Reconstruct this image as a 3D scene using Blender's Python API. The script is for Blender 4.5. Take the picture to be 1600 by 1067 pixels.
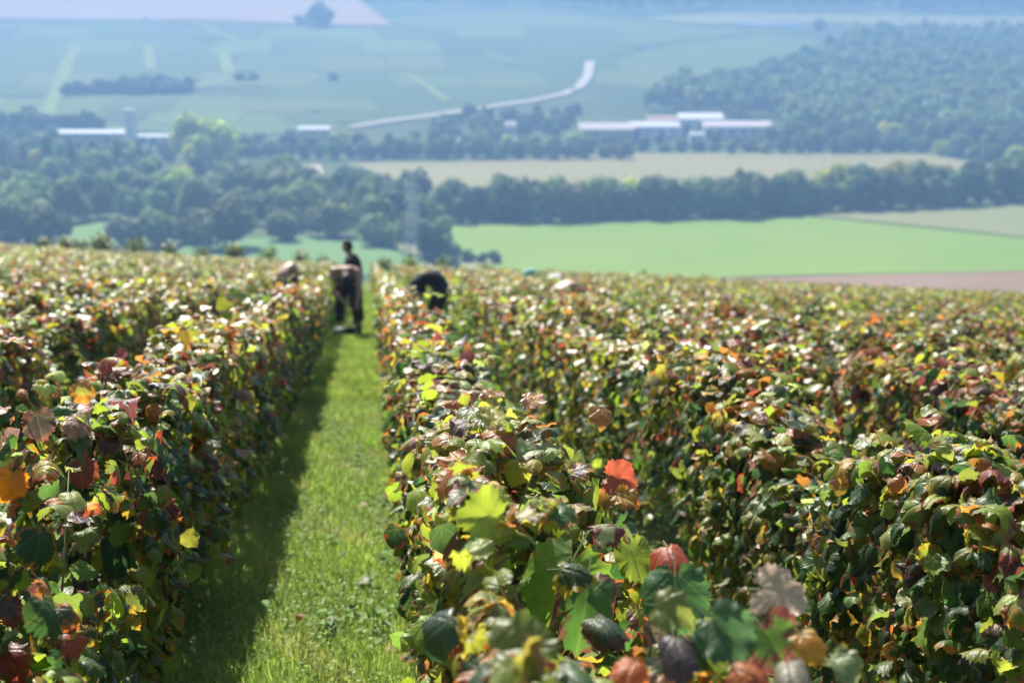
import bpy, bmesh, math, random
import numpy as np
from mathutils import Vector, Matrix

for o in list(bpy.data.objects):
    bpy.data.objects.remove(o, do_unlink=True)
scene = bpy.context.scene
C = scene.collection
R = math.radians

# ------------------------------------------------------------------ camera
FPX, HORIZON, CX, CY = 2330.0, 60.0, 800.0, 533.5      # focal length in photo pixels, height of the true horizon
TH = math.atan((CY - HORIZON) / FPX)
cam_data = bpy.data.cameras.new('camera')
cam_data.sensor_width = 36.0
cam_data.lens = FPX / 1600.0 * 36.0
cam_data.clip_start, cam_data.clip_end = 0.05, 12000
cam_data.dof.use_dof = True
cam_data.dof.focus_distance = 3.75
cam_data.dof.aperture_fstop = cam_data.lens / 15.5
cam_data.dof.aperture_blades = 0
cam = bpy.data.objects.new('camera', cam_data)
C.objects.link(cam)
cam.location = (0, 0, 0)
cam.rotation_euler = (R(90) - TH, 0, 0)
scene.camera = cam

# ------------------------------------------------------------------ world, sun, exposure
SUN_EL, SUN_AZ = R(47), R(-22.5)          # azimuth from +Y, negative = to the left of the view
world = bpy.data.worlds.new('World')
scene.world = world
world.use_nodes = True
wn = world.node_tree
sky = wn.nodes.new('ShaderNodeTexSky')
sky.sky_type = 'NISHITA'
sky.sun_disc = False
sky.sun_elevation = SUN_EL
sky.sun_rotation = SUN_AZ
sky.altitude = 150
sky.dust_density = 1.5
wn.links.new(sky.outputs[0], wn.nodes['Background'].inputs[0])
wn.nodes['Background'].inputs[1].default_value = 0.075
sun_data = bpy.data.lights.new('sun', 'SUN')
sun_data.energy = 5.0
sun_data.angle = R(0.5)
sun_data.color = (1.0, 0.95, 0.86)
sun = bpy.data.objects.new('sun', sun_data)
C.objects.link(sun)
SUN_DIR = Vector((math.sin(SUN_AZ) * math.cos(SUN_EL), math.cos(SUN_AZ) * math.cos(SUN_EL), math.sin(SUN_EL)))
sun.rotation_euler = SUN_DIR.to_track_quat('Z', 'Y').to_euler()
scene.view_settings.view_transform = 'Standard'
scene.view_settings.look = 'None'
scene.view_settings.exposure = 1.42
scene.view_settings.gamma = 1.0
scene.view_settings.use_curve_mapping = False
cy = scene.cycles
cy.max_bounces = 5
cy.diffuse_bounces = 2
cy.glossy_bounces = 2
cy.transmission_bounces = 3
cy.volume_bounces = 0
cy.transparent_max_bounces = 4
cy.caustics_reflective = False
cy.caustics_refractive = False
cy.sample_clamp_indirect = 4.0
cy.use_denoising = True
try:
    cy.denoiser = 'OPENIMAGEDENOISE'
except Exception:
    pass

# ------------------------------------------------------------------ projection helpers
cF = np.array([0, math.cos(TH), -math.sin(TH)])
cU = np.array([0, math.sin(TH), math.cos(TH)])
cX = np.array([1.0, 0, 0])


def ray(px, py):
    return cF + cX * (px - CX) / FPX + cU * (CY - py) / FPX


def project(P):
    P = np.asarray(P, float)
    d = P @ cF
    d = np.where(d < 0.05, 0.05, d)
    return CX + FPX * (P @ cX) / d, CY - FPX * (P @ cU) / d, P @ cF


# ------------------------------------------------------------------ terrain
_d = ray(575, 400)
_h = math.hypot(_d[0], _d[1])
ROWDIR = np.array([_d[0] / _h, _d[1] / _h])
LATDIR = np.array([ROWDIR[1], -ROWDIR[0]])
SLOPE = -_d[2] / _h
CROSS, EYE = 0.05, 1.47
VALLEY = -72.0


def smax(a, b, k):
    return 0.5 * (a + b + np.sqrt((a - b) ** 2 + k * k))


def crest(u):
    return 84.0 - 0.30 * u


def terrain(x, y):
    x = np.asarray(x, float); y = np.asarray(y, float)
    t = x * ROWDIR[0] + y * ROWDIR[1]
    u = x * LATDIR[0] + y * LATDIR[1]
    uu = 70 * np.tanh(u / 70)
    bow = np.where(uu > 0, -0.0004, 0.0011) * uu * uu
    tt = np.where(t < -20, -20, t)
    e = np.clip(tt - crest(uu), 0, None)
    e2 = np.minimum(e, 22)
    z = -EYE - SLOPE * tt - CROSS * uu + bow - 0.0052 * e2 * e2 - 0.229 * np.clip(e - 22, 0, None)
    # slight lift of the middle of the slope, fading at both ends
    far = y - 0.04 * x
    h = np.clip(far - 985, 0, None)
    hc = np.minimum(h, 1500)
    rise = 0.092 * hc + 0.000012 * hc * hc + 18 * (1 - np.exp(-np.clip(h - 1500, 0, None) / 150.0))
    und = (4.0 * np.sin(x / 310 + 1.3) + 3.0 * np.sin(x / 170 + far / 260)) * np.clip(h / 500, 0, 1)
    hill = VALLEY + rise + und
    flat = VALLEY + 0 * y
    z2 = np.where(h > 0, hill, flat)
    return np.where(t < 60, z, smax(z, z2, np.clip((t - 60) * 0.02, 0, 1.5)))


def tu(t, u):
    x = t * ROWDIR[0] + u * LATDIR[0]
    y = t * ROWDIR[1] + u * LATDIR[1]
    return x, y


def on_ground(t, u):
    x, y = tu(t, u)
    return Vector((x, y, float(terrain(x, y))))


def G(px, py, start=150.0):
    """the point of the valley or far hillside seen at a photo pixel"""
    d = ray(px, py)
    d = d / math.hypot(d[0], d[1])
    ks = np.arange(start, 3900, 10.0)
    for step in (10.0, 0.25, 0.01):
        under = ks * d[2] <= terrain(ks * d[0], ks * d[1])
        i = int(np.argmax(under)) if under.any() else len(ks) - 1
        k = float(ks[i])
        ks = np.linspace(k - step, k, 41)
    return Vector((k * d[0], k * d[1], float(terrain(k * d[0], k * d[1]))))


# ------------------------------------------------------------------ node helpers
class NT:
    def __init__(self, name):
        self.m = bpy.data.materials.new(name)
        self.m.use_nodes = True
        self.t = self.m.node_tree
        for n in list(self.t.nodes):
            self.t.nodes.remove(n)
        self.out = self.t.nodes.new('ShaderNodeOutputMaterial')

    def n(self, kind, **kw):
        nd = self.t.nodes.new(kind)
        for k, v in kw.items():
            if k == 'ins':
                for i, val in v.items():
                    self.set(nd.inputs[i], val)
            else:
                setattr(nd, k, v)
        return nd

    def set(self, sock, val):
        if isinstance(val, bpy.types.NodeSocket):
            self.t.links.new(val, sock)
        else:
            try:
                sock.default_value = val
            except Exception:
                sock.default_value = (*val, 1.0)

    def math(self, op, a, b=0.0, c=0.0, clamp=False):
        nd = self.n('ShaderNodeMath', operation=op, use_clamp=clamp)
        self.set(nd.inputs[0], a); self.set(nd.inputs[1], b)
        if op in ('MULTIPLY_ADD', 'SMOOTH_MIN', 'COMPARE'):
            self.set(nd.inputs[2], c)
        return nd.outputs[0]

    def mix(self, f, a, b, mode='MIX'):
        nd = self.n('ShaderNodeMix', data_type='RGBA', blend_type=mode)
        self.set(nd.inputs[0], f); self.set(nd.inputs[6], a); self.set(nd.inputs[7], b)
        return nd.outputs[2]

    def ramp(self, f, stops, interp='LINEAR'):
        nd = self.n('ShaderNodeValToRGB')
        nd.color_ramp.interpolation = interp
        el = nd.color_ramp.elements
        while len(el) < len(stops):
            el.new(0.5)
        for e, (p, c) in zip(el, stops):
            e.position = p
            e.color = c if len(c) == 4 else (*c, 1)
        self.set(nd.inputs[0], f)
        return nd.outputs[0]

    def smooth(self, v, a, b):
        nd = self.n('ShaderNodeMapRange', interpolation_type='SMOOTHSTEP')
        self.set(nd.inputs[0], v); self.set(nd.inputs[1], a); self.set(nd.inputs[2], b)
        return nd.outputs[0]

    def noise(self, vec, scale, detail=3, rough=0.55):
        nd = self.n('ShaderNodeTexNoise')
        if vec is not None:
            self.set(nd.inputs['Vector'], vec)
        nd.inputs['Scale'].default_value = scale
        nd.inputs['Detail'].default_value = detail
        nd.inputs['Roughness'].default_value = rough
        return nd.outputs[0]

    def pos(self):
        return self.n('ShaderNodeNewGeometry').outputs['Position']

    def surf(self, s):
        self.t.links.new(s, self.out.inputs['Surface'])
        return self.m


def simple(name, col, rough=0.7, spec=0.3, var=0.12, scale=8.0):
    t = NT(name)
    tc = t.n('ShaderNodeTexCoord').outputs['Object']
    nz = t.noise(tc, scale, 3)
    f = t.math('MULTIPLY_ADD', nz, 2 * var, 1 - var)
    c = t.n('ShaderNodeVectorMath', operation='SCALE')
    t.set(c.inputs[0], col); t.set(c.inputs['Scale'], f)
    b = t.n('ShaderNodeBsdfPrincipled', ins={'Base Color': c.outputs[0], 'Roughness': rough, 'Specular IOR Level': spec})
    return t.surf(b.outputs[0])


def leaf_material(name, source, detail=True):
    """vine leaf: own colour, autumn blotches, veins, sheen above, paler matt underside, light through the blade"""
    t = NT(name)
    luv = t.n('ShaderNodeAttribute', attribute_name='luv').outputs['Vector']
    if source == 'OBJECT':
        oi = t.n('ShaderNodeObjectInfo')
        col, rnd = oi.outputs['Color'], oi.outputs['Random']
    else:
        col = t.n('ShaderNodeAttribute', attribute_name='col').outputs['Color']
        rnd = t.n('ShaderNodeAttribute', attribute_name='rnd').outputs['Fac']
    normal = None
    if detail:
        sep = t.n('ShaderNodeSeparateXYZ', ins={0: luv})
        x, y, edge = sep.outputs
        off = t.n('ShaderNodeCombineXYZ', ins={0: t.math('MULTIPLY', rnd, 61.0), 1: t.math('MULTIPLY', rnd, 23.0), 2: rnd})
        flat = t.n('ShaderNodeCombineXYZ', ins={0: x, 1: y})
        v = t.n('ShaderNodeVectorMath', operation='ADD', ins={0: flat.outputs[0], 1: off.outputs[0]}).outputs[0]
        nz = t.noise(v, 2.6, 4, 0.6)
        fine = t.noise(v, 9.0, 3, 0.6) if detail is True else nz
        # blotches that start from the margin, as leaves turn in autumn
        k = t.math('FRACT', t.math('MULTIPLY', rnd, 7.31))
        amt = t.math('ADD', nz, t.math('MULTIPLY', t.math('POWER', edge, 3.0), 0.30))
        thr = t.math('MULTIPLY_ADD', k, 0.55, 0.50)
        mask = t.smooth(amt, thr, t.math('ADD', thr, 0.13))
        k2 = t.math('FRACT', t.math('MULTIPLY', rnd, 13.7))
        col2 = t.ramp(k2, [(0.0, (0.34, 0.27, 0.03)), (0.25, (0.38, 0.17, 0.03)), (0.45, (0.30, 0.055, 0.02)),
                           (0.65, (0.13, 0.03, 0.03)), (0.85, (0.16, 0.085, 0.045)), (1.0, (0.10, 0.06, 0.045))])
        c = t.mix(mask, col, col2)
        c = t.mix(t.math('MULTIPLY', t.smooth(fine, 0.5, 0.75), 0.35), c, (0.05, 0.035, 0.02, 1))
        full = detail is True
        # main veins, five from the petiole
        if full:
            yb = t.math('ADD', y, 0.30)
            dist = None
            for ang in (0, 48, -48, 103, -103):
                ca, sa = math.cos(R(ang)), math.sin(R(ang))
                cr = t.math('ABSOLUTE', t.math('SUBTRACT', t.math('MULTIPLY', x, ca), t.math('MULTIPLY', yb, sa)))
                al = t.math('ADD', t.math('MULTIPLY', x, sa), t.math('MULTIPLY', yb, ca))
                d = t.math('ADD', cr, t.math('MULTIPLY', t.math('LESS_THAN', al, 0.0), 1.0))
                dist = d if dist is None else t.math('MINIMUM', dist, d)
            vein = t.math('SUBTRACT', 1.0, t.smooth(dist, 0.006, 0.022))
            c = t.mix(t.math('MULTIPLY', vein, 0.22), c, (0.26, 0.25, 0.07, 1))
            wave = t.n('ShaderNodeTexVoronoi', feature='DISTANCE_TO_EDGE')
            t.set(wave.inputs['Vector'], v); wave.inputs['Scale'].default_value = 8.0
            hgt = t.math('ADD', t.math('MULTIPLY', t.smooth(dist, 0.0, 0.06), 0.6),
                         t.math('ADD', t.math('MULTIPLY', fine, 0.7), t.math('MULTIPLY', t.smooth(wave.outputs[0], 0, 0.3), 0.15)))
            bump = t.n('ShaderNodeBump', ins={'Strength': 0.5, 'Distance': 0.004, 'Height': hgt})
            normal = bump.outputs[0]
    else:
        c = col
    back = t.n('ShaderNodeNewGeometry').outputs['Backfacing']
    c2 = t.mix(t.math('MULTIPLY', back, 0.25), c, (0.18, 0.21, 0.10, 1))
    rough = t.math('MULTIPLY_ADD', back, 0.25, 0.46 if source == 'OBJECT' else 0.38)
    p = t.n('ShaderNodeBsdfPrincipled', ins={'Base Color': c2, 'Roughness': rough, 'Specular IOR Level': 0.50 if detail else 0.36})
    hsv = t.n('ShaderNodeHueSaturation', ins={'Saturation': 1.03, 'Value': 1.85, 'Color': c})
    tr = t.n('ShaderNodeBsdfTranslucent', ins={'Color': hsv.outputs[0]})
    if normal is not None:
        t.set(p.inputs['Normal'], normal)
    mx = t.n('ShaderNodeMixShader', ins={0: 0.52, 1: p.outputs[0], 2: tr.outputs[0]})
    return t.surf(mx.outputs[0])


def foliage_material(name, tint, bright=1.0):
    """tree crowns: per-clump colour, per-tree shift, some light through"""
    t = NT(name)
    col = t.n('ShaderNodeAttribute', attribute_name='col').outputs['Color']
    rnd = t.n('ShaderNodeObjectInfo').outputs['Random']
    hsv = t.n('ShaderNodeHueSaturation', ins={'Hue': t.math('MULTIPLY_ADD', rnd, 0.05, 0.475), 'Saturation': 1.0,
                                              'Value': t.math('MULTIPLY_ADD', rnd, 0.6 * bright, 0.7 * bright), 'Color': t.mix(1.0, col, (*tint, 1), 'MULTIPLY')})
    d = t.n('ShaderNodeBsdfPrincipled', ins={'Base Color': hsv.outputs[0], 'Roughness': 0.6, 'Specular IOR Level': 0.25})
    br = t.n('ShaderNodeHueSaturation', ins={'Value': 1.3, 'Color': hsv.outputs[0]})
    tr = t.n('ShaderNodeBsdfTranslucent', ins={'Color': br.outputs[0]})
    mx = t.n('ShaderNodeMixShader', ins={0: 0.38, 1: d.outputs[0], 2: tr.outputs[0]})
    return t.surf(mx.outputs[0])


def field_material(name, a, b, stripe=0.0, ang=0.0, width=2.0, patch=60.0):
    t = NT(name)
    p = t.pos()
    n1 = t.noise(p, 1.0 / patch, 4, 0.6)
    n2 = t.noise(p, 0.35, 3, 0.6)
    f = t.math('ADD', t.math('MULTIPLY', t.smooth(n1, 0.3, 0.7), 0.7), t.math('MULTIPLY', n2, 0.3))
    c = t.mix(f, (*a, 1), (*b, 1))
    if stripe > 0:
        mp = t.n('ShaderNodeMapping', ins={'Vector': p})
        mp.inputs['Rotation'].default_value = (0, 0, ang)
        w = t.n('ShaderNodeTexWave', ins={'Vector': mp.outputs[0], 'Scale': 0.314 / width, 'Distortion': 0.6, 'Detail': 1.0})
        c = t.mix(t.math('MULTIPLY', w.outputs['Fac'], stripe), c, tuple(x * 0.45 for x in a) + (1,))
    d = t.n('ShaderNodeBsdfPrincipled', ins={'Base Color': c, 'Roughness': 0.9, 'Specular IOR Level': 0.1})
    return t.surf(d.outputs[0])


# ------------------------------------------------------------------ mesh / object helpers
def raw_mesh(name, V, F, mat=None, smooth=False, attrs=None):
    """V (n,3) array, F (m,k) array of equal-sized faces"""
    V = np.asarray(V, np.float32); F = np.asarray(F, np.int32)
    me = bpy.data.meshes.new(name)
    me.vertices.add(len(V)); me.vertices.foreach_set('co', V.ravel())
    m, k = F.shape
    me.loops.add(m * k); me.loops.foreach_set('vertex_index', F.ravel())
    me.polygons.add(m)
    me.polygons.foreach_set('loop_start', np.arange(0, m * k, k, dtype=np.int32))
    try:
        me.polygons.foreach_set('loop_total', np.full(m, k, np.int32))
    except Exception:
        pass
    if smooth:
        me.polygons.foreach_set('use_smooth', np.ones(m, bool))
    if attrs:
        for an, (typ, data) in attrs.items():
            a = me.attributes.new(an, typ, 'POINT')
            key = {'FLOAT_COLOR': 'color', 'FLOAT_VECTOR': 'vector', 'FLOAT': 'value'}[typ]
            a.data.foreach_set(key, np.asarray(data, np.float32).ravel())
    me.update(calc_edges=True)
    if mat:
        me.materials.append(mat)
    return me


def bm_mesh(name, bm, mat=None, smooth=False):
    me = bpy.data.meshes.new(name)
    bm.to_mesh(me); bm.free()
    if mat:
        me.materials.append(mat)
    if smooth:
        me.polygons.foreach_set('use_smooth', np.ones(len(me.polygons), bool))
    return me


def link(name, data, parent=None, loc=None, rot=None, scale=None):
    o = bpy.data.objects.new(name, data)
    C.objects.link(o)
    if parent is not None:
        o.parent = parent
    if loc is not None:
        o.location = loc
    if rot is not None:
        o.rotation_euler = rot
    if scale is not None:
        o.scale = (scale,) * 3 if isinstance(scale, (int, float)) else scale
    return o


def tag(o, label=None, cat=None, group=None, kind=None):
    if label: o['label'] = label
    if cat: o['category'] = cat
    if group: o['group'] = group
    if kind: o['kind'] = kind
    return o


def thing(name, label, cat, loc=(0, 0, 0), rz=0.0, group=None):
    o = link(name, None, loc=loc, rot=(0, 0, rz))
    o.empty_display_size = 0.2
    return tag(o, label, cat, group)


def bm_box(bm, x0, x1, y0, y1, z0, z1):
    vs = [bm.verts.new((x, y, z)) for x in (x0, x1) for y in (y0, y1) for z in (z0, z1)]
    for f in ((0, 1, 3, 2), (4, 6, 7, 5), (0, 4, 5, 1), (2, 3, 7, 6), (0, 2, 6, 4), (1, 5, 7, 3)):
        bm.faces.new([vs[i] for i in f])


def bm_tube(bm, pts, radii, seg=6, caps=True):
    pts = [Vector(p) for p in pts]
    rings = []
    for i, p in enumerate(pts):
        a = pts[max(i - 1, 0)]; b = pts[min(i + 1, len(pts) - 1)]
        d = (b - a).normalized()
        s = d.cross(Vector((0.13, 0.31, 0.94)))
        if s.length < 0.05:
            s = d.cross(Vector((1, 0, 0)))
        s.normalize()
        q = d.cross(s)
        r = radii[i] if hasattr(radii, '__len__') else radii
        rings.append([bm.verts.new(p + (s * math.cos(2 * math.pi * k / seg) + q * math.sin(2 * math.pi * k / seg)) * r) for k in range(seg)])
    for a, b in zip(rings, rings[1:]):
        for k in range(seg):
            bm.faces.new((a[k], a[(k + 1) % seg], b[(k + 1) % seg], b[k]))
    if caps:
        bm.faces.new(rings[0][::-1]); bm.faces.new(rings[-1])


# ------------------------------------------------------------------ ground
def axis(*segs):
    out = []
    for a, b, s in segs:
        out += list(np.arange(a, b, s))
    out.append(segs[-1][1])
    return np.array(out)


xs = axis((-2970, -900, 90), (-900, -120, 30), (-120, -24, 6), (-24, 60, 1.5), (60, 150, 6), (150, 900, 30), (900, 2970, 90))
ys = axis((-60, -6, 6), (-6, 90, 1.5), (90, 150, 3), (150, 420, 10), (420, 960, 30), (960, 2900, 20), (2900, 3950, 150))
gx, gy = np.meshgrid(xs, ys)
gz = terrain(gx, gy)
V = np.stack([gx.ravel(), gy.ravel(), gz.ravel()], 1)
nx, ny = len(xs), len(ys)
ii = np.arange(nx * ny).reshape(ny, nx)
F = np.stack([ii[:-1, :-1].ravel(), ii[:-1, 1:].ravel(), ii[1:, 1:].ravel(), ii[1:, :-1].ravel()], 1)
t = NT('ground_soil_and_turf')
p = t.pos()
turf = t.mix(t.smooth(t.noise(p, 3.0, 5, 0.65), 0.35, 0.65), (0.075, 0.115, 0.025, 1), (0.12, 0.145, 0.04, 1))
turf = t.mix(t.smooth(t.noise(p, 0.9, 4), 0.55, 0.75), turf, (0.10, 0.085, 0.045, 1))
valley = t.mix(t.smooth(t.noise(p, 0.012, 4), 0.35, 0.65), (0.045, 0.08, 0.025, 1), (0.075, 0.10, 0.035, 1))
yy = t.n('ShaderNodeSeparateXYZ', ins={0: p}).outputs[1]
c = t.mix(t.smooth(yy, 100, 200), turf, valley)
b = t.n('ShaderNodeBsdfPrincipled', ins={'Base Color': c, 'Roughness': 0.95, 'Specular IOR Level': 0.1})
t.set(b.inputs['Normal'], t.n('ShaderNodeBump', ins={'Strength': 0.4, 'Distance': 0.03, 'Height': t.noise(p, 14, 4)}).outputs[0])
ground = link('ground', raw_mesh('ground', V, F, t.surf(b.outputs[0]), True))
tag(ground, 'sloping vineyard ground falling to the valley and rising as the far hillside', kind='structure')


# fields: sheets laid on the terrain, corners read off the photograph and carried to the ground
def field(name, label, pix, mat, lift=0.35, cell=40.0, kind='structure', pts=None):
    P = pts or [G(*q) for q in pix]
    bm = bmesh.new()
    f = bm.faces.new([bm.verts.new((q.x, q.y, 0)) for q in P])
    bmesh.ops.triangulate(bm, faces=[f])
    for ax in (0, 1):
        lo = min(q[ax] for q in P); hi = max(q[ax] for q in P)
        k = lo + cell
        while k < hi:
            co = [0, 0, 0]; no = [0, 0, 0]
            co[ax] = k; no[ax] = 1
            bmesh.ops.bisect_plane(bm, geom=bm.verts[:] + bm.edges[:] + bm.faces[:], plane_co=co, plane_no=no)
            k += cell
    for v in bm.verts:
        v.co.z = float(terrain(v.co.x, v.co.y)) + lift
    bmesh.ops.recalc_face_normals(bm, faces=bm.faces)
    if bm.faces and sum(f.normal.z for f in bm.faces) < 0:
        bmesh.ops.reverse_faces(bm, faces=bm.faces)
    o = link(name, bm_mesh(name, bm, mat, True))
    return tag(o, label, kind=kind)


M_green = field_material('young_green_crop', (0.145, 0.24, 0.036), (0.195, 0.275, 0.046), 0.45, 1.35, 9.0, 70)
M_olive = field_material('olive_stubble', (0.17, 0.19, 0.075), (0.20, 0.20, 0.09), 0.15, 0.5, 4.0, 120)
M_soil = field_material('bare_soil', (0.20, 0.13, 0.08), (0.24, 0.16, 0.105), 0.15, 1.4, 3.0, 60)
M_tan = field_material('tan_stubble', (0.20, 0.185, 0.075), (0.235, 0.205, 0.09), 0.12, 0.2, 8.0, 100)
M_pale = field_material('pale_earth', (0.36, 0.27, 0.20), (0.42, 0.33, 0.25), 0.0, 0, 2, 40)
M_meadow = field_material('meadow_grass', (0.09, 0.19, 0.05), (0.12, 0.21, 0.06), 0.1, 0.8, 5.0, 50)
M_bank = field_material('dry_grass_bank', (0.17, 0.21, 0.07), (0.20, 0.20, 0.09), 0.0, 0, 2, 25)
M_lilac = field_material('pale_ploughed_land', (0.30, 0.205, 0.15), (0.34, 0.24, 0.18), 0.2, 0.1, 12, 150)
M_vine_a = field_material('far_vines_green', (0.06, 0.115, 0.03), (0.09, 0.14, 0.035), 0.5, 0.15, 5.0, 120)
M_vine_b = field_material('far_vines_light', (0.085, 0.145, 0.032), (0.12, 0.165, 0.04), 0.45, -0.5, 5.0, 120)
M_vine_c = field_material('far_vines_dark', (0.055, 0.105, 0.03), (0.08, 0.125, 0.033), 0.5, 0.6, 5.0, 120)
M_track = field_material('chalk_track', (0.36, 0.33, 0.28), (0.42, 0.38, 0.32), 0, 0, 2, 30)
M_verge = field_material('grass_verge', (0.13, 0.19, 0.04), (0.16, 0.20, 0.045), 0, 0, 2, 30)

field('field', 'bright green crop field on the valley floor right of the pylon',
      [(686, 352), (900, 344), (1238, 337), (1600, 373), (1760, 388), (1760, 412), (1600, 424), (1130, 434), (1000, 452), (700, 452), (740, 408)], M_green, 0.25)
field('field', 'olive stubble field beyond the green crop at the right edge',
      [(1240, 334), (1420, 324), (1760, 315), (1760, 386), (1600, 371)], M_olive, 0.3)
field('field', 'bare brown ploughed field below the green crop at right',
      [(1000, 455), (1130, 436), (1600, 425), (1760, 414), (1760, 520), (1300, 520)], M_soil, 0.3)
field('field', 'tan stubble field between the tree belt and the far hedge',
      [(545, 256), (800, 252), (1000, 240), (1440, 240), (1560, 262), (1300, 300), (900, 304), (690, 298), (600, 275)], M_tan, 0.3)
field('field', 'pale earth clearing among the trees in the left wood', [(436, 262), (500, 258), (520, 300), (470, 300)], M_pale, 0.4)
field('field', 'pale earth yard left of the pylon top', [(590, 283), (640, 286), (690, 310), (640, 318), (600, 300)], M_pale, 0.45)
field('field', 'green meadow below the left wood behind the standing picker',
      [(270, 392), (330, 376), (470, 371), (560, 378), (655, 405), (700, 430), (250, 430)], M_meadow, 0.25)
field('field', 'dry grassy bank between meadow and bright crop field',
      [(556, 372), (600, 373), (690, 398), (780, 412), (740, 425), (664, 404), (610, 388)], M_bank, 0.45)
field('field', 'dull green pasture in front of the left wood', [(92, 378), (110, 356), (190, 346), (300, 350), (270, 372), (180, 384)], M_meadow, 0.3)

# far hillside parcels
field('field', 'pale ploughed upland field at the top left', [(-160, 34), (0, 30), (300, 32), (520, 40), (612, 40), (565, 4), (520, -30), (-160, -30)], M_lilac, 0.8, 60)
field('field', 'far vineyard parcel below the pale upland field at left', [(-160, 38), (240, 36), (350, 80), (370, 116), (100, 150), (-160, 150)], M_vine_a, 0.5, 60)
field('field', 'far vineyard parcel above the track in the centre', [(370, 60), (620, 44), (900, 60), (1000, 78), (925, 98), (905, 133), (800, 162), (560, 196), (420, 150)], M_vine_c, 0.55, 60)
field('field', 'light far vineyard strip under the upper wood', [(600, 30), (800, 20), (1000, 34), (1180, 52), (1000, 72), (800, 52), (630, 42)], M_vine_b, 0.6, 60)
field('field', 'light far slope right of the bend in the track', [(935, 102), (1010, 80), (1190, 56), (1290, 66), (1180, 112), (1020, 140), (930, 132)], M_vine_b, 0.6, 60)
field('field', 'far vineyard parcel above the silo', [(100, 154), (300, 150), (420, 155), (540, 200), (380, 214), (60, 196), (-40, 160)], M_vine_b, 0.45, 60)
field('field', 'pale strip of upland pasture below the upper wood at right', [(1000, 30), (1120, 22), (1400, 24), (1760, 28), (1760, 42), (1300, 38), (1100, 40)], M_olive, 0.9, 60)


# patchwork of parcels over the far slope
prng = random.Random(21)
PARC = [M_vine_a, M_vine_b, M_vine_c] + [field_material('far_parcel_%s' % w, a_, b_, 0.4, an, 5.0, 90) for w, a_, b_, an in (
    ('olive', (0.10, 0.135, 0.04), (0.13, 0.15, 0.045), 0.3), ('deep', (0.04, 0.085, 0.028), (0.06, 0.10, 0.03), -0.3), ('grassy', (0.10, 0.17, 0.04), (0.13, 0.185, 0.05), 0.9))]
for r_i, (y0, y1) in enumerate(((46, 62), (64, 86), (88, 112), (114, 138), (156, 176), (178, 194))):
    x = -120 + prng.uniform(0, 60)
    c_i = 0
    while x < (880 - 75 * max(0, r_i - 2)):
        w = prng.uniform(70, 150)
        sk = 18 * (1 if x < 420 else -1)
        if prng.random() < 0.8:
            pts_ = [(x + sk, y0 + prng.uniform(-2, 2)), (x + w + sk, y0 + prng.uniform(-2, 2)), (x + w, y1 + prng.uniform(-2, 2)), (x, y1 + prng.uniform(-2, 2))]
            field('field', 'small far vineyard parcel, %s in the %s tier down the left hillside' % (('first second third fourth fifth sixth seventh eighth ninth tenth eleventh twelfth thirteenth fourteenth'.split())[c_i], ('top second third fourth fifth lowest'.split())[r_i]), pts_, prng.choice(PARC), 0.85, 60)
            c_i += 1
        x += w + prng.uniform(2, 7)


def strip(name, label, pix, width, mat, lift=1.4, cat=None, kind='structure'):
    P = [G(*q) for q in pix]
    pts = []
    for a, b in zip(P, P[1:]):
        n = max(2, int((b - a).length / 25))
        pts += [a.lerp(b, i / n) for i in range(n)]
    pts.append(P[-1])
    V = []
    for i, q in enumerate(pts):
        d = (pts[min(i + 1, len(pts) - 1)] - pts[max(i - 1, 0)]); d.z = 0; d.normalize()
        s = Vector((d.y, -d.x, 0)) * width / 2
        for k in (-1, 1):
            w = q + s * k
            V.append((w.x, w.y, float(terrain(w.x, w.y)) + lift))
    F = [(2 * i, 2 * i + 1, 2 * i + 3, 2 * i + 2) for i in range(len(pts) - 1)]
    return tag(link(name, raw_mesh(name, V, F, mat)), label, cat, kind=kind)


strip('track', 'pale chalk track climbing the far hillside to a bend', [(548, 201), (620, 190), (700, 179), (760, 170), (830, 160), (880, 149), (905, 138), (918, 122), (922, 98)], 9, M_track)
strip('verge', 'grass verge between far vineyard parcels at left', [(72, 184), (92, 140), (106, 100), (122, 74)], 12, M_verge)
strip('verge', 'short grass verge left of centre on the far hillside', [(236, 112), (232, 74)], 10, M_verge)
strip('verge', 'short grass verge running down the far hillside', [(358, 118), (348, 80)], 12, M_verge)
strip('verge', 'grass verge curving below the dark hedge', [(306, 140), (360, 124), (430, 116), (500, 124)], 9, M_verge)
strip('verge', 'straight grass verge below the track bend', [(640, 120), (700, 160)], 8, M_verge)
strip('verge', 'grass verge under the pale upland field', [(230, 38), (300, 36), (400, 78)], 8, M_verge)
strip('verge', 'light verge high on the slope left of the white van', [(760, 84), (800, 100)], 7, M_verge)

# ------------------------------------------------------------------ trees
FOL = {k: foliage_material('foliage_' + k, v, b) for k, v, b in (('green', (1, 1, 1), 1.0), ('yellow', (2.6, 2.0, 0.75), 1.2), ('dark', (0.75, 0.85, 0.85), 0.85), ('pale', (1.25, 1.1, 1.1), 1.1))}
BARK = simple('bark', (0.09, 0.07, 0.05), 0.9, 0.1, 0.3, 2.0)


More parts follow.
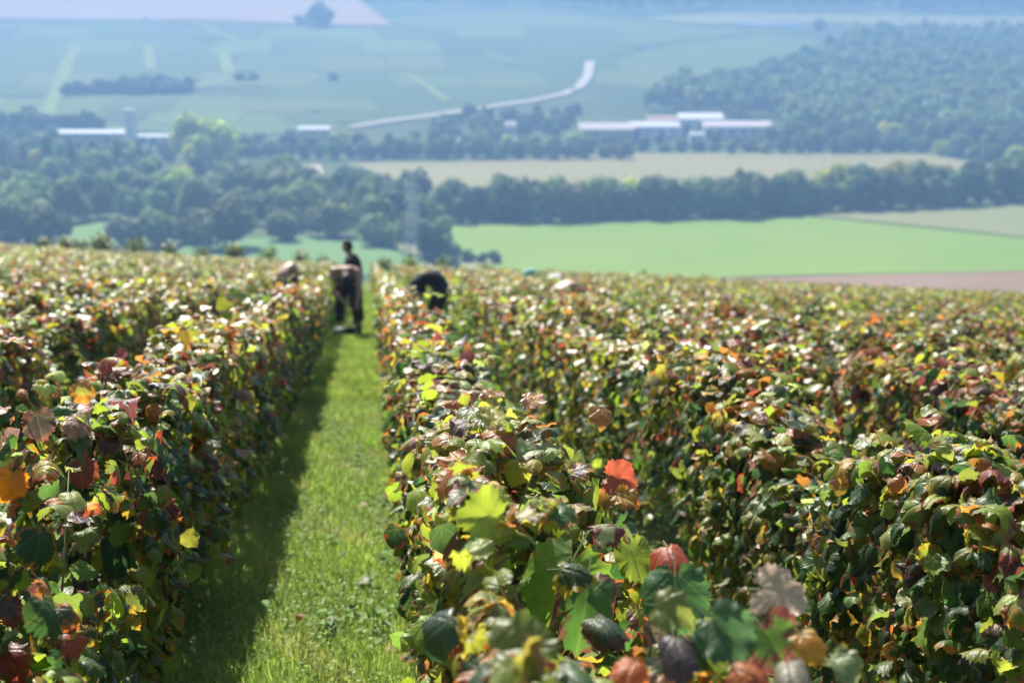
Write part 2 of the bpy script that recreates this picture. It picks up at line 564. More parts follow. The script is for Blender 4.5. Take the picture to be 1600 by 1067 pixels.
def crown_arrays(rng, n, rx, rz, zc, blobs, size):
    Vs, Cs = [], []
    per = n // blobs
    for b in range(blobs):
        th = rng.uniform(0, 2 * math.pi); ph = math.acos(rng.uniform(-0.9, 1)); rr = rng.uniform(0.35, 0.72)
        cx, cyy, cz = rr * rx * math.sin(ph) * math.cos(th), rr * rx * math.sin(ph) * math.sin(th), zc + rr * rz * math.cos(ph)
        br = rng.uniform(0.36, 0.55)
        d = rng.normal(size=(per, 3)); d /= np.linalg.norm(d, axis=1)[:, None]
        shell = rng.uniform(0.72, 1.08, per)[:, None]
        P = np.array([cx, cyy, cz]) + d * shell * np.array([rx * br, rx * br, min(rz, rx * 1.4) * br])
        nrm = d + rng.normal(scale=0.45, size=(per, 3)) + np.array([0, 0, 0.25])
        nrm /= np.linalg.norm(nrm, axis=1)[:, None]
        a = np.cross(nrm, rng.normal(size=(per, 3))); a /= np.linalg.norm(a, axis=1)[:, None]
        bb = np.cross(nrm, a)
        s = (size * rng.uniform(0.6, 1.3, per))[:, None]
        a = a * s; bb = bb * s * 0.75
        Q = np.stack([P - a, P - bb * 0.9 + nrm * s * 0.15, P + a, P + bb], 1)
        Vs.append(Q)
        base = np.array([0.125, 0.195, 0.05]) * rng.uniform(0.7, 1.35)
        cc = base[None, :] * rng.uniform(0.7, 1.4, per)[:, None] * np.array([rng.uniform(0.85, 1.25), 1, 1])
        Cs.append(np.repeat(np.concatenate([cc, np.ones((per, 1))], 1)[:, None, :], 4, 1))
    V = np.concatenate(Vs).reshape(-1, 3)
    Cc = np.concatenate(Cs).reshape(-1, 4)
    F = np.arange(len(V)).reshape(-1, 4)
    return V, F, Cc


def make_tree_meshes(seed, kind):
    rng = np.random.default_rng(seed)
    if kind == 'poplar':
        V, F, Cc = crown_arrays(rng, 1500, 1.9, 7.6, 9.0, 22, 0.55)
        trunk_h = 4
    elif kind == 'bush':
        V, F, Cc = crown_arrays(rng, 900, 2.6, 2.0, 2.1, 10, 0.42)
        trunk_h = 1
    else:
        rx = rng.uniform(5.4, 7.0); rz = rng.uniform(6.0, 7.6)
        V, F, Cc = crown_arrays(rng, 2600, rx, rz, -0.9 + rz, int(rng.integers(14, 20)), 0.66)
        trunk_h = 5.5
    crown = raw_mesh('crown', V, F, FOL['green'], False, {'col': ('FLOAT_COLOR', Cc)})
    bm = bmesh.new()
    top = trunk_h + 2
    bm_tube(bm, [(0, 0, -0.5), (0.1, 0, trunk_h * 0.5), (0.05, 0.1, trunk_h), (0.1, 0, top)], [0.34, 0.26, 0.2, 0.1], 6)
    if kind not in ('poplar', 'bush'):
        for k in range(5):
            a = k * 1.26 + rng.uniform(0, 0.6)
            bm_tube(bm, [(0, 0, trunk_h * 0.7), (1.2 * math.cos(a), 1.2 * math.sin(a), trunk_h + 0.6), (2.8 * math.cos(a), 2.8 * math.sin(a), trunk_h + 2.6)], [0.16, 0.11, 0.04], 5)
    return crown, bm_mesh('trunk', bm, BARK, True)


TREES = {'round': [make_tree_meshes(10 + i, 'round') for i in range(7)],
         'poplar': [make_tree_meshes(40 + i, 'poplar') for i in range(2)],
         'bush': [make_tree_meshes(60 + i, 'bush') for i in range(3)]}
TOP = {m[0].name: max(v.co.z for v in m[0].vertices) for ms in TREES.values() for m in ms}
CROWN_TINT = {}
rnd = random.Random(5)


LOOK = {'green': 'mid green', 'dark': 'dark green', 'pale': 'pale green', 'yellow': 'yellowing'}


def zone(label, tint, x, cuts, words, size=''):
    for c_, w_ in zip(cuts, words):
        if x < c_:
            return '%s%s %s, %s' % (size, LOOK[tint], label, w_)
    return '%s%s %s, %s' % (size, LOOK[tint], label, words[-1])


def tree(name, label, group, loc, kind='round', height=16.0, wide=1.0, tint='green', variant=None):
    vs = TREES[kind]
    i = rnd.randrange(len(vs)) if variant is None else variant
    cr, tk = vs[i]
    base = TOP[cr.name]
    s = height / base
    root = thing(name, label, 'tree' if kind != 'bush' else 'bush', loc, rnd.uniform(0, 6.28), group)
    root.scale = (s * wide, s * wide, s)
    key = (cr.name, tint)
    if key not in CROWN_TINT:
        m = cr if tint == 'green' else cr.copy()
        m.materials[0] = FOL[tint]
        CROWN_TINT[key] = m
    link('trunk', tk, root)
    link('crown', CROWN_TINT[key], root)
    return root


def inside(p, poly):
    x, y = p
    c = False
    j = len(poly) - 1
    for i in range(len(poly)):
        (xi, yi), (xj, yj) = poly[i], poly[j]
        if (yi > y) != (yj > y) and x < (xj - xi) * (y - yi) / (yj - yi) + xi:
            c = not c
        j = i
    return c


def scatter(poly, dx, dy, jit=0.45):
    """base points spread over a patch of ground given by its outline in the photograph"""
    xs_ = [p[0] for p in poly]; ys_ = [p[1] for p in poly]
    out = []
    y = min(ys_); row = 0
    while y <= max(ys_):
        x = min(xs_) + (row % 2) * dx / 2
        while x <= max(xs_):
            q = (x + rnd.uniform(-jit, jit) * dx, y + rnd.uniform(-jit, jit) * dy)
            if inside(q, poly):
                out.append(q)
            x += dx
        y += dy; row += 1
    return out


def tints():
    return rnd.choices(['green', 'dark', 'pale', 'yellow'], [5, 3, 2, 0.6])[0]


# wood on the left of the valley
poly = [(-90, 392), (92, 392), (96, 352), (190, 342), (300, 346), (420, 368), (560, 371), (640, 385), (690, 352), (640, 312), (590, 296), (500, 303), (430, 282), (250, 276), (-90, 276)]
for q in scatter(poly, 36, 13):
    if inside(q, [(436, 262), (505, 258), (525, 303), (470, 303)]):
        continue
    ti = tints(); hh = rnd.uniform(11, 18.5)
    rank = 'front ranks' if q[1] > 340 else ('middle ranks' if q[1] > 308 else 'back ranks')
    tree('wood_tree', zone('tree in left wood %s' % rank, ti, q[0], (120, 240, 360, 480, 590), ('at the left edge', 'below the silo', 'below the yellowing pair', 'left of the pale clearing', 'above the standing picker', 'beside the pylon'), 'tall ' if hh > 15 else 'low '),
         'trees of the left wood', G(*q), 'round', hh, rnd.uniform(0.85, 1.15), ti)
for (x, y, h, lab) in ((196, 388, 12, 'small round tree leftmost in front of the left wood'), (248, 386, 14, 'round tree second in front of the left wood'),
                       (352, 388, 19, 'large round tree at the front edge of the left wood'), (300, 380, 13, 'dark low tree beside the large tree at the wood edge'),
                       (442, 376, 11, 'low spreading tree at the meadow edge left of the standing picker'), (596, 384, 12, 'low tree at the meadow edge left of the pylon')):
    tree('edge_tree', lab, None, G(x, y), 'round', h, 1.15, 'green')
tree('edge_tree', 'dark rounded tree standing alone right of the pylon foot', None, G(678, 402), 'round', 14.5, 1.0, 'dark')
for (x, y, h, lab) in ((708, 408, 5.5, 'dark bush beside the lone tree right of the pylon'), (730, 410, 4.5, 'dark low bush on the bank, second from the lone tree'),
                       (752, 411, 3.6, 'dark low bush on the bank, third from the lone tree'), (772, 411, 4.4, 'small dark bush at the right end of the bank'), (708, 424, 5.0, 'small dark bush standing just above the vines right of the pylon')):
    tree('bush', lab, None, G(x, y), 'bush', h, 1.0, 'dark')
for i, x in enumerate((4, 38, 72, 78, 112, 149, 184, 219)):
    tree('poplar', 'slim dark poplar, %s of the row left of the silo' % ('first second third fourth fifth sixth seventh eighth'.split()[i]), 'row of poplars', G(x, 279), 'poplar', rnd.uniform(19, 23), 0.85, 'dark')
# belt behind the green crop
x = 694
while x < 1242:
    yb = 350 - (x - 690) * 0.0225
    ti = rnd.choice(['dark', 'green', 'dark', 'pale'])
    tree('belt_tree', zone('tree in the belt behind the bright green field', ti, x, (780, 870, 960, 1050, 1150), ('nearest the pylon', 'below the tan field', 'in its left half', 'in its right half', 'right of its middle', 'where the olive field begins')), 'trees of the belt behind the crop field', G(x, yb - rnd.uniform(-1, 3)), 'round', rnd.uniform(13.5, 19), rnd.uniform(0.8, 1.05), ti)
    if rnd.random() < 0.7:
        ti = tints()
        tree('belt_tree', zone('tree in the belt behind the bright green field', ti, x, (780, 870, 960, 1050, 1150), ('nearest the pylon', 'below the tan field', 'in its left half', 'in its right half', 'right of its middle', 'where the olive field begins')), 'trees of the belt behind the crop field', G(x + 12, yb - rnd.uniform(6, 14)), 'round', rnd.uniform(13, 18.5), rnd.uniform(0.8, 1.05), ti)
    x += rnd.uniform(22, 34)
x = 1236
while x < 1700:
    yb = 334 - (x - 1240) * 0.045
    ti = tints()
    tree('belt_tree', zone('tree in the belt behind the olive field', ti, x, (1320, 1400, 1480, 1550), ('next to the green field corner', 'left of its middle', 'at its middle', 'right of its middle', 'at the right edge')), 'trees of the belt behind the olive field', G(x, yb - rnd.uniform(0, 4)), 'round', rnd.uniform(12, 19), rnd.uniform(0.8, 1.1), ti)
    if rnd.random() < 0.75:
        ti = tints()
        tree('belt_tree', zone('tree in the belt behind the olive field', ti, x, (1320, 1400, 1480, 1550), ('next to the green field corner', 'left of its middle', 'at its middle', 'right of its middle', 'at the right edge')), 'trees of the belt behind the olive field', G(x + 9, yb - rnd.uniform(8, 18)), 'round', rnd.uniform(14, 20), rnd.uniform(0.8, 1.1), ti)
    if rnd.random() < 0.4:
        tree('bush', 'low bush along the foot of the belt behind the olive field', 'bushes along the olive field', G(x - 8, yb + 0.5), 'bush', rnd.uniform(4, 7), 1.1, 'pale')
    x += rnd.uniform(24, 34)
# hedge trees beyond the tan field
x = 372
while x < 992:
    ti = tints()
    tree('hedge_tree', zone('tree in the hedge beyond the tan field', ti, x, (460, 560, 660, 760, 880), ('by the yellowing trees', 'below the lone white shed', 'left of the small house', 'under the track', 'below the small house', 'below the factory')), 'trees of the hedge beyond the tan field', G(x, 250 - rnd.uniform(0, 3)), 'round', rnd.uniform(9, 15), rnd.uniform(0.95, 1.3), ti)
    if rnd.random() < 0.85:
        ti = tints()
        tree('hedge_tree', zone('tree in the hedge beyond the tan field', ti, x, (460, 560, 660, 760, 880), ('by the yellowing trees', 'below the lone white shed', 'left of the small house', 'under the track', 'below the small house', 'below the factory')), 'trees of the hedge beyond the tan field', G(x + 9, 240 - rnd.uniform(0, 8)), 'round', rnd.uniform(9, 15), rnd.uniform(0.9, 1.2), ti)
    x += rnd.uniform(19, 29)
x = 985
while x < 1660:
    yb = 240 + 0.004 * (x - 1000) if x < 1440 else 241 + (x - 1440) * 0.12
    ti = tints()
    tree('hedge_tree', zone('tree at the foot of the right hillside', ti, x, (1100, 1220, 1330, 1450, 1530), ('in front of the factory', 'by the factory end', 'just right of the factory', 'at the middle', 'right of the middle', 'at the right edge')), 'trees at the foot of the right hillside', G(x, yb - rnd.uniform(0, 3)), 'round', rnd.uniform(10, 17) * (0.62 if x < 1200 else 1), rnd.uniform(0.95, 1.3), ti)
    if x > 1190:
        ti = tints()
        tree('hedge_tree', zone('tree at the foot of the right hillside', ti, x, (1100, 1220, 1330, 1450, 1530), ('in front of the factory', 'by the factory end', 'just right of the factory', 'at the middle', 'right of the middle', 'at the right edge')), 'trees at the foot of the right hillside', G(x + 8, yb - rnd.uniform(9, 18)), 'round', rnd.uniform(13, 20), rnd.uniform(0.9, 1.2), ti)
    x += rnd.uniform(22, 32)
# around the farm and the big yellowing trees
for (x, y, h, w, lab) in ((296, 256, 30, 0.95, 'big yellowing tree left of the pair beside the silo'), (330, 257, 28, 1.0, 'big yellow-green tree right of the pair beside the silo'), (312, 262, 19, 1.1, 'lower yellowing tree in front of the big pair by the silo')):
    tree('yellowing_tree', lab, None, G(x, y), 'round', h, w, 'yellow')
for q in scatter([(-60, 222), (70, 224), (200, 236), (270, 240), (270, 262), (-60, 268)], 30, 11):
    ti = tints()
    tree('farm_tree', zone('tree in the grove before the farm sheds', ti, q[0], (60, 130, 200), ('at the left edge', 'below the long shed', 'left of the silo', 'right of the silo')), 'trees in front of the farm sheds', G(*q), 'round', rnd.uniform(8, 13), rnd.uniform(0.9, 1.2), ti)
for q in scatter([(-60, 190), (70, 192), (160, 194), (160, 203), (-60, 206)], 22, 6):
    ti = tints()
    tree('farm_tree', zone('tree behind the long farm shed', ti, q[0], (0, 60, 110), ('cut by the frame', 'at the left edge', 'at the shed end', 'behind the shed')), 'trees behind the farm sheds', G(*q), 'round', rnd.uniform(9, 14), rnd.uniform(0.9, 1.2), ti)
for q in scatter([(700, 186), (760, 180), (900, 176), (905, 205), (790, 222), (640, 220)], 26, 9):
    ti = tints()
    tree('grove_tree', zone('tree in the grove around the small house', ti, q[0], (740, 790, 850), ('left of the house', 'close left of the house', 'close right of the house', 'next to the factory')), 'trees around the small house', G(*q), 'round', rnd.uniform(7, 12), rnd.uniform(0.9, 1.2), ti)
for q in scatter([(95, 148), (180, 140), (240, 134), (305, 143), (300, 147), (180, 149)], 13, 3):
    tree('hillside_hedge_tree', 'dark tree in the hedge across the far left hillside', 'trees of the far hillside hedge', G(*q), 'round', rnd.uniform(8, 14), 1.1, 'dark')
tree('lone_tree', 'lone round tree on the pale upland field at the top', None, G(502, 41), 'round', 30, 1.05, 'dark')
tree('bush', 'small dark bush left of the lone upland tree', None, G(470, 38), 'bush', 11, 1.5, 'dark')
tree('bush', 'dark hillside bush at the end of the blue tarpaulin', None, G(1280, 48), 'bush', 14, 1.0, 'dark')
for i, x in enumerate((375, 395, 520)):
    tree('bush', ['dark bush left end of the upper hillside verge', 'second dark bush along the upper hillside verge', 'dark bush right end of the upper hillside verge'][i], None, G(x, 126), 'bush', 7, 1.4, 'dark')


# far woods that read as one mass
def wood_mass(name, label, polys, seed, tint):
    rng = np.random.default_rng(seed)
    Vs, Cs, n = [], [], 0
    for poly, dx, dy, h0, h1 in polys:
        for q in scatter(poly, dx, dy):
            g = G(*q)
            h = rng.uniform(h0, h1)
            V, F, Cc = crown_arrays(rng, 260, h * 0.40, h * 0.42, h * 0.55, 7, h * 0.085)
            Vs.append(V + np.array(g)); Cs.append(Cc * np.array([rng.uniform(0.8, 1.3), rng.uniform(0.85, 1.15), 1, 1]))
    V = np.concatenate(Vs); Cc = np.concatenate(Cs)
    F = np.arange(len(V)).reshape(-1, 4)
    me = raw_mesh(name, V, F, FOL[tint], False, {'col': ('FLOAT_COLOR', Cc)})
    return tag(link(name, me), label, 'wood', kind='stuff')


for (x, yb, h, ti, lab) in ((930, 226, 6, 'green', 'low tree in front of the gabled factory hall'), (975, 225, 7.5, 'dark', 'dark tree in front of the gabled factory hall end'), (1030, 224, 6.5, 'green', 'small tree before the middle of the factory'),
                           (1068, 227, 6, 'pale', 'pale small tree left of the factory office'), (1118, 225, 9, 'dark', 'dark tree standing before the pink factory hall'), (1150, 226, 6.5, 'green', 'small tree before the pink factory hall'),
                           (1188, 224, 8, 'green', 'tree before the right end of the factory'), (120, 227, 8, 'green', 'tree in front of the long grey shed'), (165, 228, 7, 'dark', 'dark tree in front of the long grey shed'), (484, 220, 6, 'green', 'small tree before the lone white shed')):
    tree('yard_tree', lab, None, G(x, yb), 'round', h, 1.3, ti)
wood_mass('hillside_wood', 'dense broadleaf wood covering the right of the far hillside',
          [([(1010, 172), (1060, 142), (1180, 128), (1280, 92), (1330, 62), (1480, 52), (1700, 52), (1700, 228), (1240, 224), (1210, 186), (1080, 180)], 19, 7, 15, 24)], 3, 'green')
wood_mass('upland_wood', 'dark blue wood along the top of the far hill',
          [([(560, 2), (800, 8), (1000, 22), (1120, 18), (1400, 20), (1760, 24), (1760, -40), (560, -40)], 18, 6, 22, 30)], 4, 'dark')

# ------------------------------------------------------------------ buildings of the valley
M_white = simple('white_cladding', (0.74, 0.73, 0.70), 0.6, 0.3, 0.06, 0.3)
M_grey = simple('grey_render', (0.45, 0.45, 0.45), 0.8, 0.2, 0.08, 0.3)
M_cream = simple('cream_render', (0.62, 0.55, 0.42), 0.8, 0.2, 0.08, 0.3)
M_roofw = simple('pale_sheet_roof', (0.52, 0.53, 0.56), 0.75, 0.4, 0.05, 0.3)
M_roofr = simple('red_tile_roof', (0.40, 0.26, 0.22), 0.8, 0.2, 0.15, 1.0)
M_roofp = simple('pinkish_tile_roof', (0.50, 0.43, 0.43), 0.85, 0.2, 0.12, 1.0)
M_dark = simple('dark_opening', (0.03, 0.035, 0.04), 0.3, 0.5, 0.1, 1.0)
M_conc = simple('concrete', (0.80, 0.74, 0.60), 0.85, 0.2, 0.12, 0.4)


def building(label, px0, px1, pyb, height, depth, wall, roof, ridge=2.5, cat='building', name='farm_building', doors=3):
    a, b_ = G(px0, pyb), G(px1, pyb)
    height *= 1.25
    d = b_ - a; d.z = 0
    L = d.length
    root = thing(name, label, cat, (a + b_) / 2, math.atan2(d.y, d.x))
    bm = bmesh.new(); bm_box(bm, -L / 2, L / 2, 0, depth, -1, height)
    link('wall', bm_mesh('wall', bm, wall), root)
    bm = bmesh.new()
    e = 0.5
    prof = [(-e, height + 0.01), (depth / 2, height + ridge), (depth + e, height + 0.01), (depth + e, height + 0.3), (depth / 2, height + ridge + 0.32), (-e, height + 0.3)]
    rings = [[bm.verts.new((x, y, z)) for y, z in prof] for x in (-L / 2 - e, L / 2 + e)]
    for k in range(6):
        bm.faces.new((rings[0][k], rings[0][(k + 1) % 6], rings[1][(k + 1) % 6], rings[1][k]))
    bm.faces.new(rings[0][::-1]); bm.faces.new(rings[1])
    bmesh.ops.recalc_face_normals(bm, faces=bm.faces)
    link('roof', bm_mesh('roof', bm, roof), root)
    for k in range(doors):
        x = -L / 2 + L * (k + 0.5) / doors
        w = min(2.2, L / doors * 0.3)
        bm = bmesh.new(); bm_box(bm, x - w, x + w, -0.06, 0.1, 0.05 if k % 2 == 0 else height * 0.5, height * 0.72)
        link('door' if k % 2 == 0 else 'window', bm_mesh('opening', bm, M_dark), root)
    return root


building('long low grey shed left of the tall silo', 84, 196, 222, 4.5, 14, M_grey, M_roofw, 1.8, doors=5)
building('small bright white shed just right of the silo', 228, 269, 226, 4.0, 9, M_white, M_roofw, 1.3, doors=2)
building('low white annex at the foot of the silo', 213, 230, 224, 3.5, 8, M_white, M_roofw, 1.0, doors=1)
building('white shed standing alone right of the yellowing trees', 466, 515, 216, 4.6, 10, M_white, M_roofw, 1.5, doors=3)
building('small white house among trees left of the factory', 790, 806, 218, 7.5, 8, M_white, M_roofp, 2.5, name='house', cat='house', doors=2)
building('low white hut below the small house', 792, 806, 228, 3, 5, M_white, M_roofw, 0.8, doors=1)
building('tiny pale hut in the hedge left of the small house', 712, 728, 228, 3, 6, M_white, M_roofw, 0.8, doors=1)
building('gabled factory hall at the left end of the works', 906, 990, 222, 6.5, 22, M_cream, M_roofp, 4.0, name='factory_hall', doors=5)
building('low factory hall with white roof in the middle of the works', 985, 1062, 216, 6.0, 18, M_white, M_roofw, 3.0, name='factory_hall', doors=4)
building('factory hall with red roof in the middle of the works', 1012, 1068, 211, 8.0, 14, M_white, M_roofr, 2.5, name='factory_hall', doors=3)
building('tall white factory hall right of the red roof', 1062, 1130, 212, 9.0, 24, M_white, M_roofw, 3.5, name='factory_hall', doors=3)
building('long pale pink factory hall at the right of the works', 1100, 1206, 217, 6.5, 24, M_white, M_roofp, 3.0, name='factory_hall', doors=6)
building('small white office in front of the factory works', 1078, 1098, 224, 4.5, 8, M_white, M_roofw, 1.0, name='factory_hall', doors=2)
# silo
g = G(205, 224)
silo = thing('silo', 'tall pale concrete silo tower with a white cap', 'silo', g)
bm = bmesh.new(); bm_tube(bm, [(0, 0, -1), (0, 0, 20)], 3.6, 20)
link('shaft', bm_mesh('shaft', bm, M_conc, False), silo)
bm = bmesh.new(); bm_tube(bm, [(0, 0, 20.01), (0, 0, 22.4)], 3.9, 20)
link('cap', bm_mesh('cap', bm, M_white), silo)
bm = bmesh.new(); bm_tube(bm, [(3.75, 0, 0), (3.75, 0, 21)], 0.35, 6)
link('pipe', bm_mesh('pipe', bm, M_grey, True), silo)
# blue tarpaulin on the far slope
strip('tarpaulin', 'long blue tarpaulin laid on the far upper slope', [(1146, 38), (1200, 41), (1258, 43)], 14, simple('blue_sheet', (0.10, 0.30, 0.72), 0.5, 0.4, 0.05, 0.2), 1.6, 'tarpaulin', 'thing')

M_vanw = simple('white_paint', (0.82, 0.82, 0.82), 0.15, 0.6, 0.02, 1.0)
M_tyre = simple('tyre_rubber', (0.02, 0.02, 0.02), 0.9, 0.2, 0.1, 4)


def van(label, px, py, s=1.0, rz=0.3):
    root = thing('parked_van', label, 'van', G(px, py) + Vector((0, 0, 0.6)), rz)
    root.scale = (s, s, s)
    bm = bmesh.new()
    prof = [(-2.6, 0.4), (2.6, 0.4), (2.6, 1.2), (1.9, 1.4), (1.3, 2.3), (-2.6, 2.4)]
    rings = [[bm.verts.new((x, y, z)) for x, z in prof] for y in (-1, 1)]
    for k in range(6):
        bm.faces.new((rings[0][k], rings[0][(k + 1) % 6], rings[1][(k + 1) % 6], rings[1][k]))
    bm.faces.new(rings[0][::-1]); bm.faces.new(rings[1])
    bmesh.ops.recalc_face_normals(bm, faces=bm.faces)
    link('body', bm_mesh('body', bm, M_vanw), root)
    bm = bmesh.new()
    vs = [bm.verts.new(v) for v in ((1.93, -0.85, 1.42), (1.93, 0.85, 1.42), (1.37, 0.85, 2.25), (1.37, -0.85, 2.25))]
    bm.faces.new(vs)
    link('windscreen', bm_mesh('windscreen', bm, M_dark), root)
    for x in (-1.7, 1.7):
        for y in (-0.95, 0.95):
            bm = bmesh.new(); bm_tube(bm, [(x, y - 0.14, 0.36), (x, y + 0.14, 0.36)], 0.36, 12)
            link('wheel', bm_mesh('wheel', bm, M_tyre), root)


van('white van glinting in the far vines at the upper left', 428, 80, 1.2, 0.2)
van('white van behind the glinting one in the far vines', 441, 80, 1.0, 1.2)
van('white van parked above the bend of the track', 1003, 78, 1.2, 0.6)
van('white van standing on the track below its bend', 897, 142, 1.0, 0.9)
van('white van on the upper pasture at the far right', 1410, 32, 1.3, 0.3)
van('white van at the end of the high light verge', 799, 102, 1.0, 0.3)
van('white van at the top of the verge under the pale field', 228, 31, 1.2, 0.3)

# pylon
M_steel = simple('galvanised_steel', (0.42, 0.43, 0.44), 0.5, 0.4, 0.1, 2.0)
M_glass = simple('glass_insulator', (0.75, 0.80, 0.78), 0.1, 0.8, 0.03, 2.0)
g = G(646, 404)
pyl = thing('pylon', 'lattice steel power pylon standing in the meadow', 'pylon', g, 0.5)
PH = 28.5


def pw(z):
    return 2.3 * (1 - z / PH) + 0.45


for sx in (-1, 1):
    for sy in (-1, 1):
        bm = bmesh.new()
        bm_tube(bm, [(sx * pw(z), sy * pw(z), z) for z in (-0.5, 7, 14, 21, PH)], 0.2, 4)
        link('leg', bm_mesh('leg', bm, M_steel), pyl)
levels = [0, 4.2, 8, 11.4, 14.5, 17.2, 19.7, 22, 24.2, 26.4, PH]
for z0, z1 in zip(levels, levels[1:]):
    bm = bmesh.new()
    for k in range(4):
        c0 = [(-1, -1), (1, -1), (1, 1), (-1, 1)]
        a, b_ = c0[k], c0[(k + 1) % 4]
        bm_tube(bm, [(a[0] * pw(z0), a[1] * pw(z0), z0), (b_[0] * pw(z1), b_[1] * pw(z1), z1)], 0.10, 4)
        bm_tube(bm, [(b_[0] * pw(z0), b_[1] * pw(z0), z0), (a[0] * pw(z1), a[1] * pw(z1), z1)], 0.10, 4)
        bm_tube(bm, [(a[0] * pw(z1), a[1] * pw(z1), z1), (b_[0] * pw(z1), b_[1] * pw(z1), z1)], 0.10, 4)
    link('bracing', bm_mesh('bracing', bm, M_steel), pyl)
for z, hw in ((24.2, 2.6), (19.7, 3.0)):
    bm = bmesh.new()
    for s in (-1, 1):
        for sy in (-1, 1):
            bm_tube(bm, [(0, sy * pw(z), z), (s * hw, 0, z + 0.1)], 0.08, 4)
            bm_tube(bm, [(0, sy * pw(z + 1.4), z + 1.4), (s * hw, 0, z + 0.1)], 0.06, 4)
    arm = link('crossarm', bm_mesh('crossarm', bm, M_steel), pyl)
    for s in (-1, 1):
        bm = bmesh.new()
        for k in range(6):
            bm_tube(bm, [(s * hw, 0, z - 0.2 - k * 0.28), (s * hw, 0, z - 0.34 - k * 0.28)], 0.2, 8)
        link('insulator', bm_mesh('insulator', bm, M_glass, True), arm)

# ------------------------------------------------------------------ the hazy air of the valley
hz = NT('haze_air')
pv = hz.n('ShaderNodeVolumePrincipled', ins={'Color': (0.22, 0.395, 0.68, 1), 'Density': 0.00063, 'Anisotropy': 0.2})
hz.t.links.new(pv.outputs[0], hz.out.inputs['Volume'])
bm = bmesh.new(); bm_box(bm, -3050, 3050, -90, 4050, -80, 175)
haze = link('haze', bm_mesh('haze', bm, hz.m))
tag(haze, 'thin blue haze filling the air of the valley', 'haze', kind='stuff')
# ------------------------------------------------------------------ people picking grapes
SKIN = simple('skin', (0.38, 0.22, 0.155), 0.5, 0.4, 0.08, 6)
SKIN2 = simple('tanned_skin', (0.30, 0.17, 0.12), 0.5, 0.4, 0.08, 6)
BLACK = simple('black_cotton', (0.018, 0.019, 0.022), 0.85, 0.2, 0.2, 30)
CHAR = simple('charcoal_trousers', (0.035, 0.032, 0.032), 0.85, 0.2, 0.2, 30)
BROWN = simple('dark_brown_trousers', (0.04, 0.026, 0.022), 0.85, 0.2, 0.2, 30)
TEAL = simple('pale_teal_cotton', (0.15, 0.36, 0.32), 0.85, 0.2, 0.05, 30)
WHITE = simple('white_cotton', (0.55, 0.55, 0.56), 0.85, 0.2, 0.05, 30)
HAIR = simple('dark_hair', (0.018, 0.013, 0.010), 0.6, 0.3, 0.3, 60)
BOOT = simple('black_boot_leather', (0.012, 0.012, 0.012), 0.5, 0.4, 0.2, 30)


def skin_bm(verts, edges, root=0, levels=1):
    me = bpy.data.meshes.new('skel')
    me.from_pydata([v[0] for v in verts], edges, [])
    o = bpy.data.objects.new('skel', me)
    C.objects.link(o)
    m = o.modifiers.new('s', 'SKIN')
    m.use_smooth_shade = True
    if not me.skin_vertices:
        bpy.context.view_layer.objects.active = o
        bpy.ops.object.modifier_remove(modifier='s')
        bpy.ops.object.modifier_add(type='SKIN')
    for i, v in enumerate(verts):
        sv = me.skin_vertices[0].data[i]
        r = v[1]
        sv.radius = r if isinstance(r, tuple) else (r, r)
        sv.use_root = i == root
    ss = o.modifiers.new('sub', 'SUBSURF')
    ss.levels = ss.render_levels = levels
    bpy.context.view_layer.update()
    dg = bpy.context.evaluated_depsgraph_get()
    ev = o.evaluated_get(dg).to_mesh()
    bm = bmesh.new(); bm.from_mesh(ev)
    o.evaluated_get(dg).to_mesh_clear()
    bpy.data.objects.remove(o, do_unlink=True)
    bpy.data.meshes.remove(me)
    return bm


def merge(dst, src):
    me = bpy.data.meshes.new('tmp')
    src.to_mesh(me); src.free()
    dst.from_mesh(me)
    bpy.data.meshes.remove(me)


def head_bm(c, fwd, up):
    """head about 23 cm high with nose, brow, chin and ears"""
    fwd = Vector(fwd).normalized(); up = Vector(up).normalized()
    side = fwd.cross(up).normalized(); up = side.cross(fwd)
    bm = bmesh.new()
    bmesh.ops.create_uvsphere(bm, u_segments=16, v_segments=12, radius=1.0)
    for v in bm.verts:
        x, y, z = v.co
        w = 0.078 * (1 - 0.22 * max(0, -z))
        px, py, pz = x * w, y * 0.098, z * 0.118
        if z < -0.3 and y > 0:
            py *= 1.04
        if abs(x) < 0.25 and y > 0.85 and -0.35 < z < 0.1:
            py += 0.022                                    # nose
        if 0.1 < z < 0.3 and y > 0.7 and 0.2 < abs(x) < 0.5:
            py -= 0.008                                    # eye sockets
        v.co = Vector(c) + side * px + fwd * py + up * pz
    for s in (-1, 1):
        e = bmesh.new()
        bmesh.ops.create_uvsphere(e, u_segments=8, v_segments=6, radius=1.0)
        for v in e.verts:
            v.co = Vector(c) + side * (s * 0.080 + v.co.x * 0.012) + fwd * (v.co.y * 0.022 - 0.01) + up * (v.co.z * 0.032 - 0.005)
        merge(bm, e)
    return bm


def hair_bm(c, fwd, up, beard=False):
    fwd = Vector(fwd).normalized(); up = Vector(up).normalized()
    side = fwd.cross(up).normalized(); up = side.cross(fwd)
    bm = bmesh.new()
    bmesh.ops.create_uvsphere(bm, u_segments=18, v_segments=12, radius=1.0)
    rr = random.Random(3)
    kill = []
    for v in bm.verts:
        x, y, z = v.co
        keep = z > 0.35 or (y < -0.05 and z > -0.55) or (beard and z < -0.35 and y > 0.1)
        if not keep:
            kill.append(v)
        g = 1.09 + rr.uniform(0, 0.06)
        v.co = Vector(c) + side * x * 0.080 * g + fwd * y * 0.100 * g + up * z * 0.120 * g
    bmesh.ops.delete(bm, geom=kill, context='VERTS')
    return bm


